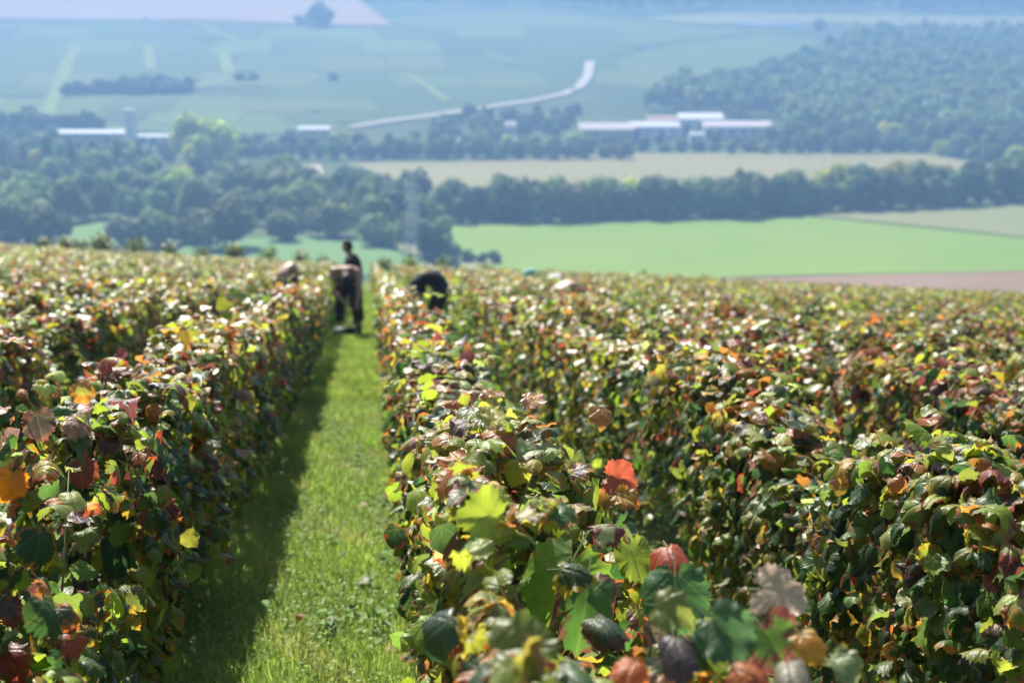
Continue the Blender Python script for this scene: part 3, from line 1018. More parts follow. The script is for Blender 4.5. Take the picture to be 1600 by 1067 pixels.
def person(label, loc, rz, J, top, top_mat, legs_mat, skin=SKIN, hair=HAIR, group='pickers in the vines', cap=None, beard=False, short=False):
    root = thing('person', label, 'person', loc, rz, group)
    n = {}
    V, E = [], []

    def add(k, r):
        n[k] = len(V); V.append((J[k], r))

    def bone(a, b):
        E.append((n[a], n[b]))
    for k, r in (('pelvis', (0.18, 0.145)), ('spine', (0.175, 0.14)), ('chest', (0.19, 0.145)), ('neck0', (0.09, 0.08)), ('neck', (0.058, 0.058)), ('head', (0.06, 0.06))):
        add(k, r)
    for a, b in (('pelvis', 'spine'), ('spine', 'chest'), ('chest', 'neck0'), ('neck0', 'neck'), ('neck', 'head')):
        bone(a, b)
    for s in 'RL':
        for k, r in (('sh', 0.066), ('el', 0.046), ('wr', 0.030), ('palm', (0.040, 0.022)), ('hip', 0.098), ('knee', 0.062), ('calf', 0.058), ('ank', 0.040), ('toe', 0.036)):
            add(k + s, r)
        bone('chest', 'sh' + s); bone('sh' + s, 'el' + s); bone('el' + s, 'wr' + s); bone('wr' + s, 'palm' + s)
        bone('pelvis', 'hip' + s); bone('hip' + s, 'knee' + s); bone('knee' + s, 'calf' + s); bone('calf' + s, 'ank' + s); bone('ank' + s, 'toe' + s)
    bm = skin_bm(V, E, 0, 2)
    bare = bm.copy()
    hd = Vector(J['head']); nk = Vector(J['neck'])
    up = (hd - nk).normalized()
    fwd = Vector(J['look'])
    merge(bm, head_bm(hd, fwd, up))
    for s in 'RL':                                           # five fingers, rooted in the palm and curled
        p = Vector(J['palm' + s]); w = Vector(J['wr' + s])
        d = (p - w).normalized()
        side = d.cross(Vector((0, 1, 0.3))).normalized()
        nrm = d.cross(side)
        for k, (o_, L) in enumerate(((-0.030, 0.065), (-0.010, 0.078), (0.010, 0.074), (0.028, 0.058))):
            a = p + side * o_
            q = bm_finger(a, d, nrm, L)
            merge(bm, q)
        merge(bm, bm_finger(w.lerp(p, 0.5) - side * 0.03, (d - side * 0.8).normalized(), nrm, 0.055))
    link('body', bm_mesh('body', bm, skin, True), root)

    BN = [(a, b) for a in n for b in n if (n[a], n[b]) in E]

    def nearest(co):
        best = None
        for a, b in BN:
            A, B = Vector(J[a]), Vector(J[b])
            d = B - A
            f = max(0.0, min(1.0, (co - A).dot(d) / d.length_squared))
            dist = (co - (A + d * f)).length / (0.5 * (rad(a) + rad(b)))
            if best is None or dist < best[0]:
                best = (dist, a, b, f)
        return best[1:]

    def rad(k):
        r = V[n[k]][1]
        return r[0] if isinstance(r, tuple) else r
    where = [nearest(v.co) for v in bare.verts]

    def cloth(name, test, mat, off):
        q = bare.copy()
        q.verts.ensure_lookup_table()
        q.normal_update()
        kill = [v for v, w in zip(q.verts, where) if not test(*w)]
        rr = random.Random(len(name))
        for v in q.verts:                                    # slack and creases of cloth
            v.co += v.normal * (off + 0.006 * math.sin(v.co.z * 41 + v.co.x * 23) + rr.uniform(-0.002, 0.003))
        bmesh.ops.delete(q, geom=kill, context='VERTS')
        link(name, bm_mesh(name, q, mat, True), root)

    def in_tee(a, b, f):
        return a in ('spine', 'chest') and b != 'neck' and not (b == 'neck0' and f > 0.6) or (a == 'pelvis' and b == 'spine') or (a[:2] == 'sh' and f < 0.55)

    def in_tank(a, b, f):
        return (a == 'pelvis' and b == 'spine') or a == 'spine' or (a == 'chest' and b == 'neck0' and f < 0.2)

    def in_legs(a, b, f):
        return (a == 'pelvis' and (b[:3] == 'hip' or f < 0.35)) or a[:3] == 'hip' or a[:4] == 'knee' or (a[:4] == 'calf' and f < (0.3 if short else 0.95))
    cloth('trousers', in_legs, legs_mat, 0.042 if short else 0.024)
    if top == 'tee':
        cloth('shirt', in_tee, top_mat, 0.026)
    elif top == 'tank':
        cloth('vest', in_tank, top_mat, 0.026)
    bare.free()
    for s in 'RL':
        a, t_ = Vector(J['ank' + s]), Vector(J['toe' + s])
        q = skin_bm([(a + Vector((0, 0, 0.10)), 0.055), (a - Vector((0, 0, 0.02)), 0.055), (t_ + Vector((0, 0, 0.01)), (0.05, 0.04)), (a + (a - t_) * 0.25 - Vector((0, 0, 0.03)), 0.045)], [(0, 1), (1, 2), (1, 3)], 1)
        link('boot', bm_mesh('boot', q, BOOT, True), root)
    link('hair', bm_mesh('hair', hair_bm(hd, fwd, up, beard), hair, True), root)
    if cap:
        q = bmesh.new()
        bmesh.ops.create_uvsphere(q, u_segments=18, v_segments=10, radius=1.0)
        side = fwd.cross(up).normalized(); f2 = up.cross(side)
        bmesh.ops.delete(q, geom=[v for v in q.verts if v.co.z < 0.15], context='VERTS')
        for v in q.verts:
            x, y, z = v.co
            k = 1.55 if z < 0.3 else 1.0
            v.co = hd + side * x * 0.098 * k - f2 * y * 0.118 * k * -1 + up * z * 0.135
        link('cap', bm_mesh('cap', q, cap, True), root)
    return root


def bm_finger(a, d, nrm, L):
    bm = bmesh.new()
    b_ = a + d * L * 0.5
    c_ = b_ + (d * 0.75 + nrm * 0.6).normalized() * L * 0.3
    e_ = c_ + (d * 0.3 + nrm).normalized() * L * 0.25
    bm_tube(bm, [a - d * 0.02, b_, c_, e_], [0.0095, 0.009, 0.0082, 0.006], 6)
    return bm


def sym(x, y, z):
    return {'R': (x, y, z), 'L': (-x, y, z)}


def pose(pelvis, spine, chest, neck0, neck, head, look, sh, el, wr, palm, hip, knee, calf, ank, toe):
    J = dict(pelvis=pelvis, spine=spine, chest=chest, neck0=neck0, neck=neck, head=head, look=look)
    for k, v in (('sh', sh), ('el', el), ('wr', wr), ('palm', palm), ('hip', hip), ('knee', knee), ('calf', calf), ('ank', ank), ('toe', toe)):
        d = v if isinstance(v, dict) else sym(*v)
        J[k + 'R'], J[k + 'L'] = d['R'], d['L']
    return {k: Vector(v) for k, v in J.items()}


LEGS = dict(hip=(0.10, -0.10, 0.88), knee=(0.13, 0.0, 0.49), calf=(0.135, -0.05, 0.34), ank=(0.14, -0.06, 0.09), toe=(0.165, 0.11, 0.035))
# head and arms as in the photograph; +x of the figure is its right hand side, +y is ahead
pA = pose((0, -0.12, 0.94), (0.0, 0.0, 1.10), (0, 0.17, 1.19), (-0.02, 0.29, 1.20), (-0.04, 0.36, 1.15), (-0.06, 0.43, 1.05), (0.0, -0.4, -0.9),
          dict(R=(0.205, 0.22, 1.17), L=(-0.205, 0.22, 1.15)), dict(R=(0.23, 0.28, 0.87), L=(-0.25, 0.30, 0.88)),
          dict(R=(0.03, 0.40, 0.70), L=(-0.23, 0.40, 0.66)), dict(R=(-0.04, 0.43, 0.65), L=(-0.22, 0.42, 0.58)), **{**LEGS, 'knee': (0.15, 0.02, 0.49), 'calf': (0.165, -0.03, 0.34), 'ank': (0.17, -0.05, 0.09), 'toe': (0.20, 0.12, 0.035)})


def p_bent(dz=0.0, round_=0.0):
    return pose((0, -0.22, 0.93), (0, -0.01, 1.08 + round_), (0, 0.20, 1.02 + round_), (0, 0.33, 0.95 + round_ * 0.6), (0, 0.38, 0.90 + round_ * 0.5), (0, 0.43, 0.80 + round_ * 0.4), (0, -0.4, -0.9),
                (0.18, 0.24, 0.90 + round_), (0.20, 0.34, 0.66), (0.14, 0.44, 0.47), (0.12, 0.47, 0.39), **{**LEGS, 'hip': (0.10, -0.20, 0.87), 'knee': (0.12, -0.02, 0.49)})


def p_stand():
    return pose((0, 0, 0.95), (0, 0.0, 1.13), (0, 0.04, 1.33), (0, 0.07, 1.47), (0, 0.10, 1.53), (0, 0.14, 1.66), (0.55, 0.8, -0.05),
                (0.19, 0.04, 1.42), (0.24, 0.02, 1.13), (0.21, 0.18, 0.93), (0.20, 0.22, 0.86), hip=(0.10, 0, 0.90), knee=(0.11, 0.02, 0.49), calf=(0.11, -0.03, 0.34), ank=(0.12, -0.04, 0.09), toe=(0.14, 0.13, 0.035))


def place(px, t_):
    """a spot on the vineyard slope t_ metres along the rows under a photo column"""
    u0 = 0.0
    for _ in range(30):
        x, y, _d2 = project(np.array(on_ground(t_, u0)))
        u0 += (px - x) / FPX * t_
    return on_ground(t_, u0)


def facing(dx, dy):
    return math.atan2(-dx, dy)


picker = person('bending grape picker in dark vest and cropped dark trousers, standing on the grass path', place(545, 26.8), facing(-0.08, -1), pA, 'tank', BLACK, BROWN, SKIN, short=True)
picker.scale = (1.10, 1.08, 1.05)
person('standing bearded picker in a black T-shirt seen above the bending man', place(556, 29.6), facing(-0.85, -0.35), p_stand(), 'tee', BLACK, CHAR, SKIN2, beard=True)
backed = person('bare-backed picker bent over behind the row left of the grass path', place(456, 31), facing(-0.75, -0.6), p_bent(0, 0.20), 'none', BLACK, BROWN, SKIN)
backed.scale = (0.85, 0.78, 0.97)
person('picker in black T-shirt bent double behind the row right of the grass path', place(675, 26), facing(-0.9, 0.35), p_bent(0, 0.10), 'tee', BLACK, CHAR, SKIN)
person('bare-backed picker bent low far out in the right-hand vines', place(892, 25.0), facing(-0.8, -0.4), p_bent(0, 0.07), 'none', BLACK, BROWN, SKIN)
person('bent picker in a pale teal shirt, farthest out near the vineyard edge', place(830, 49), facing(-0.9, 0.3), p_bent(0, 0.1), 'tee', TEAL, CHAR, SKIN)
person('picker with a white cap just showing above the right-hand vines', place(868, 44), facing(-0.3, -0.9), p_stand() if False else p_bent(0, 0.0), 'tee', WHITE, CHAR, SKIN, cap=WHITE)

# white bucket and dark shadow stand-in by the bending man's feet
M_bag = simple('white_plastic', (0.75, 0.76, 0.78), 0.4, 0.5, 0.05, 10)


def bucket(label, loc, mat, rz=0.0):
    root = thing('bucket_and_shadow', label, 'bucket', loc, rz)
    root.scale = (0.8, 0.8, 0.55)
    bm = bmesh.new()
    prof = [(0.0, 0.0), (0.115, 0.0), (0.15, 0.27), (0.165, 0.275), (0.165, 0.29), (0.143, 0.29), (0.108, 0.02), (0.0, 0.02)]
    seg = 18
    rings = [[bm.verts.new((r * math.cos(2 * math.pi * k / seg), r * math.sin(2 * math.pi * k / seg), z)) for k in range(seg)] for r, z in prof[1:-1]]
    for a, b_ in zip(rings, rings[1:]):
        for k in range(seg):
            bm.faces.new((a[k], a[(k + 1) % seg], b_[(k + 1) % seg], b_[k]))
    bm.faces.new(rings[0][::-1]); bm.faces.new(rings[-1])
    link('tub', bm_mesh('tub', bm, mat, True), root)
    bm = bmesh.new()
    bm_tube(bm, [(0.165 * math.cos(a), 0.03 * math.sin(a) - 0.10 * math.sin(a), 0.28 + 0.05 * math.sin(a)) for a in np.linspace(0, math.pi, 12)], 0.005, 5)
    link('handle', bm_mesh('handle', bm, M_steel, True), root)


bucket('white harvest bucket beside the left boot of the bending picker', place(527, 26.2), M_bag)
bucket('black tub standing in for boots and shadow between the feet of the bending picker', place(547, 26.2), BLACK)  # black tub put in for the dark of boots and cast shadow

# ------------------------------------------------------------------ vine leaves
rng = np.random.default_rng(11)
PHI = np.array([0, 12, 30, 42, 60, 75, 95, 110, 130, 150, 168, 180.0])
RAD = np.array([0.585, 0.55, 0.505, 0.505, 0.545, 0.52, 0.49, 0.495, 0.51, 0.47, 0.41, 0.20])


def outline(n, tooth=0.0, seed=0):
    r_ = np.random.default_rng(seed)
    a = np.linspace(0, 360, n, endpoint=False)
    ph = np.where(a > 180, 360 - a, a)
    r = np.interp(ph, PHI, RAD)
    r = r * (1 + tooth * np.where(np.arange(n) % 2 == 0, 1, -1)) * (1 + r_.normal(scale=tooth * 0.6, size=n))
    x = r * np.sin(np.radians(a)); y = r * np.cos(np.radians(a))
    return x, y, a


def shape(x, y, seed, strong=1.0):
    r_ = np.random.default_rng(seed)
    rr = np.hypot(x, y)
    th = np.arctan2(x, y)
    c = r_.normal(size=8)
    z = -strong * r_.uniform(0.05, 0.7) * rr ** 2
    z = z + r_.uniform(-0.25, 0.45) * np.abs(x + 0.05 * c[0]) * strong                    # folded on the midrib
    z = z - r_.uniform(0.0, 0.9) * np.clip(y - 0.1, 0, None) ** 2 * strong                # tip bent down
    z = z + strong * (0.35 * c[1] * x * y + 0.22 * c[2] * (x * x - y * y) + 0.5 * c[3] * x * x * y)   # twist
    edge = np.clip(rr - 0.28, 0, None) ** 1.5
    z = z + strong * edge * (0.55 * np.sin(2 * th + c[4] * 3) + 0.40 * np.sin(5 * th + c[5] * 3) + 0.35 * np.sin(9 * th + c[6] * 3))
    z = z - strong * 0.9 * edge * np.clip(np.sin(th + c[7] * 4), 0, None)                  # one margin curls under
    return z


def template(nout, rings, seed, tooth, strong=1.0):
    """fan of rings; returns verts, tris, luv"""
    x, y, a = outline(nout, tooth, seed)
    X, Y, E_ = [0.0], [-0.02], [0.0]
    for f in rings:
        X += list(x * f); Y += list(y * f); E_ += [f] * nout
    X, Y = np.array(X), np.array(Y)
    Z = shape(X, Y, seed + 100, strong)
    # roll one side of some leaves, as drying leaves do
    r_ = np.random.default_rng(seed + 7)
    if strong > 0.8 and r_.random() < 0.35:
        k = r_.uniform(1.2, 2.6)
        ang = np.clip(np.abs(X) - 0.12, 0, None) * k * 2.0
        s = np.sign(X)
        X = s * (np.minimum(np.abs(X), 0.12) + np.sin(ang) / (2 * k)); Z = Z * 0.6 - (1 - np.cos(ang)) / (2 * k)
    Fs = []
    for k in range(nout):
        Fs.append((0, 1 + (k + 1) % nout, 1 + k))
    for j in range(len(rings) - 1):
        o0, o1 = 1 + j * nout, 1 + (j + 1) * nout
        for k in range(nout):
            k2 = (k + 1) % nout
            Fs += [(o0 + k, o0 + k2, o1 + k2), (o0 + k, o1 + k2, o1 + k)]
    luv = np.stack([np.interp(np.arange(len(X)), np.arange(len(X)), X), Y, np.array(E_)], 1)
    return np.stack([X, Y, Z], 1), np.array(Fs), luv


LOD_B = [template(15, (0.6, 1.0), 200 + i, 0.05, 1.0) for i in range(10)]
LOD_C = [template(9, (1.0,), 300 + i, 0.06, 0.9) for i in range(8)]


def quad_template(seed):
    r_ = np.random.default_rng(seed)
    f = r_.uniform(-0.22, 0.1)
    V = np.array([[0, -0.42, r_.uniform(-0.1, 0)], [0.48, 0.05, f], [0, 0.58, r_.uniform(-0.3, 0)], [-0.48, 0.05, f * r_.uniform(0.3, 1.2)]])
    return V, np.array([(0, 1, 2), (0, 2, 3)]), np.concatenate([V[:, :2], np.ones((4, 1))], 1)


LOD_D = [quad_template(400 + i) for i in range(8)]

M_leaf = leaf_material('vine_leaf_mass', 'ATTR', True)
M_leaf_mid = leaf_material('vine_leaf_mid', 'ATTR', 'blotch')
M_leaf_far = leaf_material('vine_leaf_far', 'ATTR', False)
M_leaf_obj = leaf_material('vine_leaf', 'OBJECT', True)
M_cane = simple('vine_cane', (0.16, 0.10, 0.055), 0.7, 0.3, 0.3, 40)
M_stem = simple('green_shoot', (0.20, 0.20, 0.07), 0.6, 0.3, 0.2, 40)
M_trunk = simple('old_vine_wood', (0.075, 0.055, 0.042), 0.95, 0.1, 0.4, 25)

# single leaves, with their stalk
HI = []
for i in range(14):
    Vv, Ff, luv = template(48, (0.3, 0.6, 0.85, 1.0), 500 + i, 0.055, 1.3)
    k = len(Vv)
    pet = np.array([[-0.012, -0.22, Vv[0, 2] - 0.01], [0.012, -0.22, Vv[0, 2] - 0.01], [0.010, -0.62, -0.22], [-0.010, -0.62, -0.22]])
    Vv = np.concatenate([Vv, pet]); Ff = np.concatenate([Ff, [(k, k + 1, k + 2), (k, k + 2, k + 3)]])
    luv = np.concatenate([luv, np.tile([0.0, 0.0, 0.0], (4, 1))])
    HI.append(raw_mesh('leaf', Vv, Ff, M_leaf_obj, True, {'luv': ('FLOAT_VECTOR', luv)}))

PAL = {'dark': (0.028, 0.060, 0.018), 'green': (0.050, 0.105, 0.022), 'mid': (0.11, 0.155, 0.026), 'lime': (0.20, 0.245, 0.028), 'yellow': (0.29, 0.245, 0.04),
       'orange': (0.30, 0.125, 0.035), 'red': (0.21, 0.045, 0.025), 'burg': (0.085, 0.026, 0.026), 'bronze': (0.105, 0.062, 0.052), 'brown': (0.26, 0.165, 0.10), 'pale': (0.28, 0.33, 0.09)}
KEYS = list(PAL)
PALA = np.array([PAL[k] for k in KEYS])


def leaf_colours(autumn, rng, hue=None):
    n = len(autumn)
    a = rng.random(n) < autumn
    g = rng.choice([0, 1, 2, 3, 10], n, p=[0.24, 0.28, 0.24, 0.22, 0.02])
    wy = rng.choice([3, 4, 5, 9, 10], n, p=[0.42, 0.30, 0.15, 0.06, 0.07])
    wr = rng.choice([3, 5, 6, 7, 8, 9], n, p=[0.28, 0.26, 0.16, 0.11, 0.12, 0.07])
    hue = np.zeros(n) if hue is None else hue
    w = np.where(rng.random(n) < np.clip(0.42 + 0.75 * hue, 0.06, 0.94), wr, wy)
    c = PALA[np.where(a, w, g)]
    c = c * rng.uniform(0.75, 1.25, n)[:, None] * (1 + rng.normal(scale=0.08, size=(n, 3)))
    return np.clip(c, 0.004, 0.8)


def cluster(t_, z, k):
    return (np.sin(t_ * 1.7 + k * 2.1) + np.sin(t_ * 3.9 + k * 5.3 + z * 4) + np.sin(t_ * 0.53 + k * 1.3) * 1.3) / 3.3


def top_height(t_, k):
    dip = np.clip(np.sin(t_ * 0.71 + k * 4.7) * np.sin(t_ * 1.93 + k * 9.1) - 0.45, 0, None)      # weak or missing vines
    return 0.95 + 0.055 * np.sin(t_ * 2.3 + k * 3.1) + 0.05 * np.sin(t_ * 5.1 + k * 1.7) + 0.04 * np.sin(t_ * 0.9 + k) - (0.55 * dip if k not in (0.0, 7.3) else 0.0)


def norm(a):
    return a / np.maximum(np.linalg.norm(a, axis=1), 1e-6)[:, None]


LAT3 = np.array([LATDIR[0], LATDIR[1], 0.0]); ROW3 = np.array([ROWDIR[0], ROWDIR[1], 0.0])


def sample_row(uc, k, t0, t1, per_m, size, side_keep, rng):
    """leaf positions, frames, sizes and colours of a stretch of one hedge-trained row"""
    n = int((t1 - t0) * per_m)
    if n < 1:
        return None
    t_ = rng.uniform(t0, t1, n)
    kind = rng.choice(4, n, p=[0.25, 0.29, 0.29, 0.17])          # top, left face, right face, inside
    ht = top_height(t_, k)
    zr = rng.random(n) ** 0.85
    z = 0.16 + zr * (ht - 0.16)
    half = 0.155 * (0.88 + 0.22 * np.sin(math.pi * np.clip(zr, 0, 1) ** 0.8)) * (1 + 0.15 * np.sin(t_ * 4.3 + k * 2) + 0.1 * np.sin(t_ * 9.1 + k))
    half = half * (1 + 0.45 * np.clip((4.6 - t_) / 1.2, 0, 1) * (uc > 0) * (uc < 1) * (kind != 1))
    du = np.where(kind == 1, -half, np.where(kind == 2, half, rng.uniform(-1, 1, n) * half)) + rng.normal(scale=0.022, size=n)
    top = kind == 0
    du = np.where(top, rng.uniform(-0.155, 0.155, n), du)
    z = np.where(top, ht - 1.1 * du ** 2 + rng.normal(scale=0.035, size=n) + (rng.random(n) < 0.10) * rng.uniform(0, 0.12, n), z)
    x, y = tu(t_, uc + du)
    P = np.stack([x, y, terrain(x, y) + z], 1)
    out = np.where(kind == 1, -1.0, np.where(kind == 2, 1.0, np.sign(du) * 0.5))
    nrm = out[:, None] * LAT3 * np.where(top, 0.15, 0.85)[:, None] + np.array([0, 0, 1.0]) * np.where(top, 1.0, 0.45)[:, None]
    nrm = norm(nrm + rng.normal(scale=1.0, size=(n, 3)) * np.where(top, 0.34, 0.42)[:, None])
    tip = out[:, None] * LAT3 * 0.45 + np.array([0, 0, -1.0]) * np.where(top, 0.25, 1.1)[:, None] + rng.normal(scale=0.5, size=(n, 3))
    tip = norm(tip - nrm * np.sum(tip * nrm, 1)[:, None])
    s = size * np.clip(rng.normal(1.0, 0.22, n), 0.5, 1.55)
    aut = np.clip(0.24 + 1.0 * (z / 0.95 - 0.74) + 0.42 * cluster(t_, z, k) + 0.15 * top, 0.02, 0.78)  # tops turn first; sides kept greener, also to deepen their shade by colour
    col = leaf_colours(aut, rng, cluster(t_ * 0.8 + 11.0, z * 0.5, k * 1.7 + 3.0))
    keep = np.ones(n, bool)
    away = (kind == (2 if uc > 0 else 1))
    if side_keep < 1:
        keep &= ~(away & (rng.random(n) > side_keep))
    return dict(P=P[keep], N=nrm[keep], T=tip[keep], S=s[keep], C=col[keep], K=kind[keep], Z=z[keep], t=t_[keep])


def join(parts):
    parts = [p for p in parts if p is not None and len(p['P'])]
    return {k: np.concatenate([p[k] for p in parts]) for k in parts[0]} if parts else None


def build_leaf_mesh(name, L, lod, mat, rng, smooth):
    n = len(L['P'])
    T = np.stack([l[0] for l in lod]); UV = np.stack([l[2] for l in lod]); Ft = lod[0][1]
    v = rng.integers(0, len(lod), n)
    tv = T[v]; kv = tv.shape[1]
    B = np.cross(L['T'], L['N'])
    flip = rng.choice([-1.0, 1.0], n)
    V = L['P'][:, None, :] + L['S'][:, None, None] * (tv[:, :, 0:1] * B[:, None, :] + tv[:, :, 1:2] * L['T'][:, None, :] + tv[:, :, 2:3] * L['N'][:, None, :])
    F = (Ft[None] + (np.arange(n) * kv)[:, None, None]).reshape(-1, 3)
    attrs = {'col': ('FLOAT_COLOR', np.repeat(np.concatenate([L['C'], np.ones((n, 1))], 1), kv, 0)),
             'rnd': ('FLOAT', np.repeat(rng.random(n), kv))}
    if kv > 4:
        attrs['luv'] = ('FLOAT_VECTOR', UV[v].reshape(-1, 3))
    return raw_mesh(name, V.reshape(-1, 3), F, mat, smooth, attrs)


ORD = ['first', 'second', 'third', 'fourth', 'fifth', 'sixth', 'seventh', 'eighth', 'ninth', 'tenth', 'eleventh', 'twelfth', 'thirteenth', 'fourteenth', 'fifteenth', 'sixteenth', 'seventeenth',
       'eighteenth', 'nineteenth'] + ['twentieth'] + ['twenty-' + w for w in ('first second third fourth fifth sixth seventh eighth ninth'.split())] + ['thirtieth'] + ['thirty-' + w for w in ('first second third fourth fifth sixth seventh eighth ninth'.split())] + ['fortieth']
SPACING, R_FIRST, L_FIRST = 1.22, 0.325, -0.82

# leaves placed one by one: photo position, distance, size, colour, facing (0 = turned to the camera, 1 = flat), roll of the tip
HERO = {'R': [
    (966, 748, 3.62, 0.118, (0.34, 0.075, 0.04), 0.12, 100, 1), (905, 735, 3.6, 0.085, (0.10, 0.06, 0.065), 0.75, 60, 3),
    (810, 735, 3.75, 0.090, (0.34, 0.33, 0.04), 0.25, 200, 4), (846, 694, 3.8, 0.105, (0.30, 0.36, 0.17), 0.80, 90, 5), (828, 705, 3.7, 0.10, (0.28, 0.34, 0.16), 0.82, 250, 6),
    (975, 778, 3.55, 0.085, (0.36, 0.20, 0.03), 0.6, 120, 7), (880, 905, 3.15, 0.215, (0.14, 0.24, 0.03), 0.10, 205, 8), (915, 940, 2.95, 0.185, (0.07, 0.155, 0.028), 0.15, 190, 9),
    (895, 890, 2.9, 0.11, (0.035, 0.07, 0.025), 0.55, 110, 10), (945, 975, 2.75, 0.12, (0.05, 0.085, 0.04), 0.65, 150, 11), (945, 822, 3.1, 0.10, (0.30, 0.34, 0.18), 0.85, 40, 12),
    (1048, 868, 3.1, 0.135, (0.36, 0.07, 0.03), 0.35, 170, 13), (1055, 925, 2.8, 0.17, (0.045, 0.105, 0.03), 0.25, 180, 2), (990, 870, 3.2, 0.125, (0.20, 0.26, 0.035), 0.15, 160, 0),
    (1215, 925, 2.35, 0.145, (0.42, 0.30, 0.22), 0.55, 100, 3), (1045, 950, 2.2, 0.10, (0.15, 0.17, 0.035), 0.3, 110, 4), (1060, 1015, 2.15, 0.125, (0.075, 0.055, 0.06), 0.5, 170, 5),
    (1130, 985, 2.2, 0.14, (0.055, 0.11, 0.04), 0.35, 130, 6), (1205, 1000, 2.25, 0.15, (0.09, 0.16, 0.03), 0.3, 150, 7), (985, 1045, 2.1, 0.085, (0.46, 0.13, 0.04), 0.4, 200, 8),
    (1262, 1005, 2.2, 0.09, (0.45, 0.20, 0.03), 0.35, 150, 9), (1165, 1050, 2.1, 0.10, (0.40, 0.13, 0.04), 0.5, 130, 10), (1235, 1050, 2.1, 0.12, (0.20, 0.18, 0.13), 0.7, 170, 11), (1310, 1040, 2.2, 0.10, (0.16, 0.20, 0.08), 0.6, 160, 1)],
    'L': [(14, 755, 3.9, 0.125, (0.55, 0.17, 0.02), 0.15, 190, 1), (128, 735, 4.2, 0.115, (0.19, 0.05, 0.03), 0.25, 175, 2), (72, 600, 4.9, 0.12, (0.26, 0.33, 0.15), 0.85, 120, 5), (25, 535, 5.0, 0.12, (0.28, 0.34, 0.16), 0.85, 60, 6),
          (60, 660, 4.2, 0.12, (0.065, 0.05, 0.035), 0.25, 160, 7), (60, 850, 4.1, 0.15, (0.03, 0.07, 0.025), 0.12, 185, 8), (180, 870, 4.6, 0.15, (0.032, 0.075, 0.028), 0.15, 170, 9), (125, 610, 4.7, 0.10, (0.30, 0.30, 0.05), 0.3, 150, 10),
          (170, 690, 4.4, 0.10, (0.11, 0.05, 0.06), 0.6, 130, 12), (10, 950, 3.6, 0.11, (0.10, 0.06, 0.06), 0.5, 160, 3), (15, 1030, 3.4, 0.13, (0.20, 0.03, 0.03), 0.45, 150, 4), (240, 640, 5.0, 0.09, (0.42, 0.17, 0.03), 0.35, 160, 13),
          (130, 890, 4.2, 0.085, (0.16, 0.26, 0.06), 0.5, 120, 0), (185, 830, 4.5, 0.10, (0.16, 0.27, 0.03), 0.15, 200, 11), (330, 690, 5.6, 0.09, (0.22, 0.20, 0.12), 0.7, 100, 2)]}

leaf_total = 0


def hang_leaf(root, mesh, P, N, T, S, col):
    B = np.cross(T, N)
    M = Matrix(((B[0], T[0], N[0], P[0]), (B[1], T[1], N[1], P[1]), (B[2], T[2], N[2], P[2]), (0, 0, 0, 1)))
    o = bpy.data.objects.new('leaf', mesh)
    C.objects.link(o)
    o.parent = root
    o.matrix_local = Matrix.Translation(-root.location) @ M @ Matrix.Scale(float(S), 4)
    o.color = (float(col[0]), float(col[1]), float(col[2]), 1)
    return o


def visible_span(uc):
    ts = np.arange(0.9, crest(uc) + 9, 0.25)
    x, y = tu(ts, np.full_like(ts, uc))
    g = terrain(x, y)
    ok = np.zeros(len(ts), bool)
    for h in (0.1, 0.95):
        px, py, dep = project(np.stack([x, y, g + h], 1))
        m = 110 + 260 / np.maximum(dep, 0.6) * 1.0
        ok |= (px > -m) & (px < 1600 + m) & (py < 1067 + 180) & (dep > 0.9)
    if not ok.any():
        return None
    return float(ts[ok][0]), float(ts[ok][-1])


def row_label(side, i):
    if i == 0:
        return 'vine row along the left edge of the grass path, its face in shade' if side == 'L' else 'vine row along the right edge of the grass path, large green leaves nearest the camera'
    return 'autumn vine row, the %s row to the %s of the grass path' % (ORD[i], 'left' if side == 'L' else 'right')


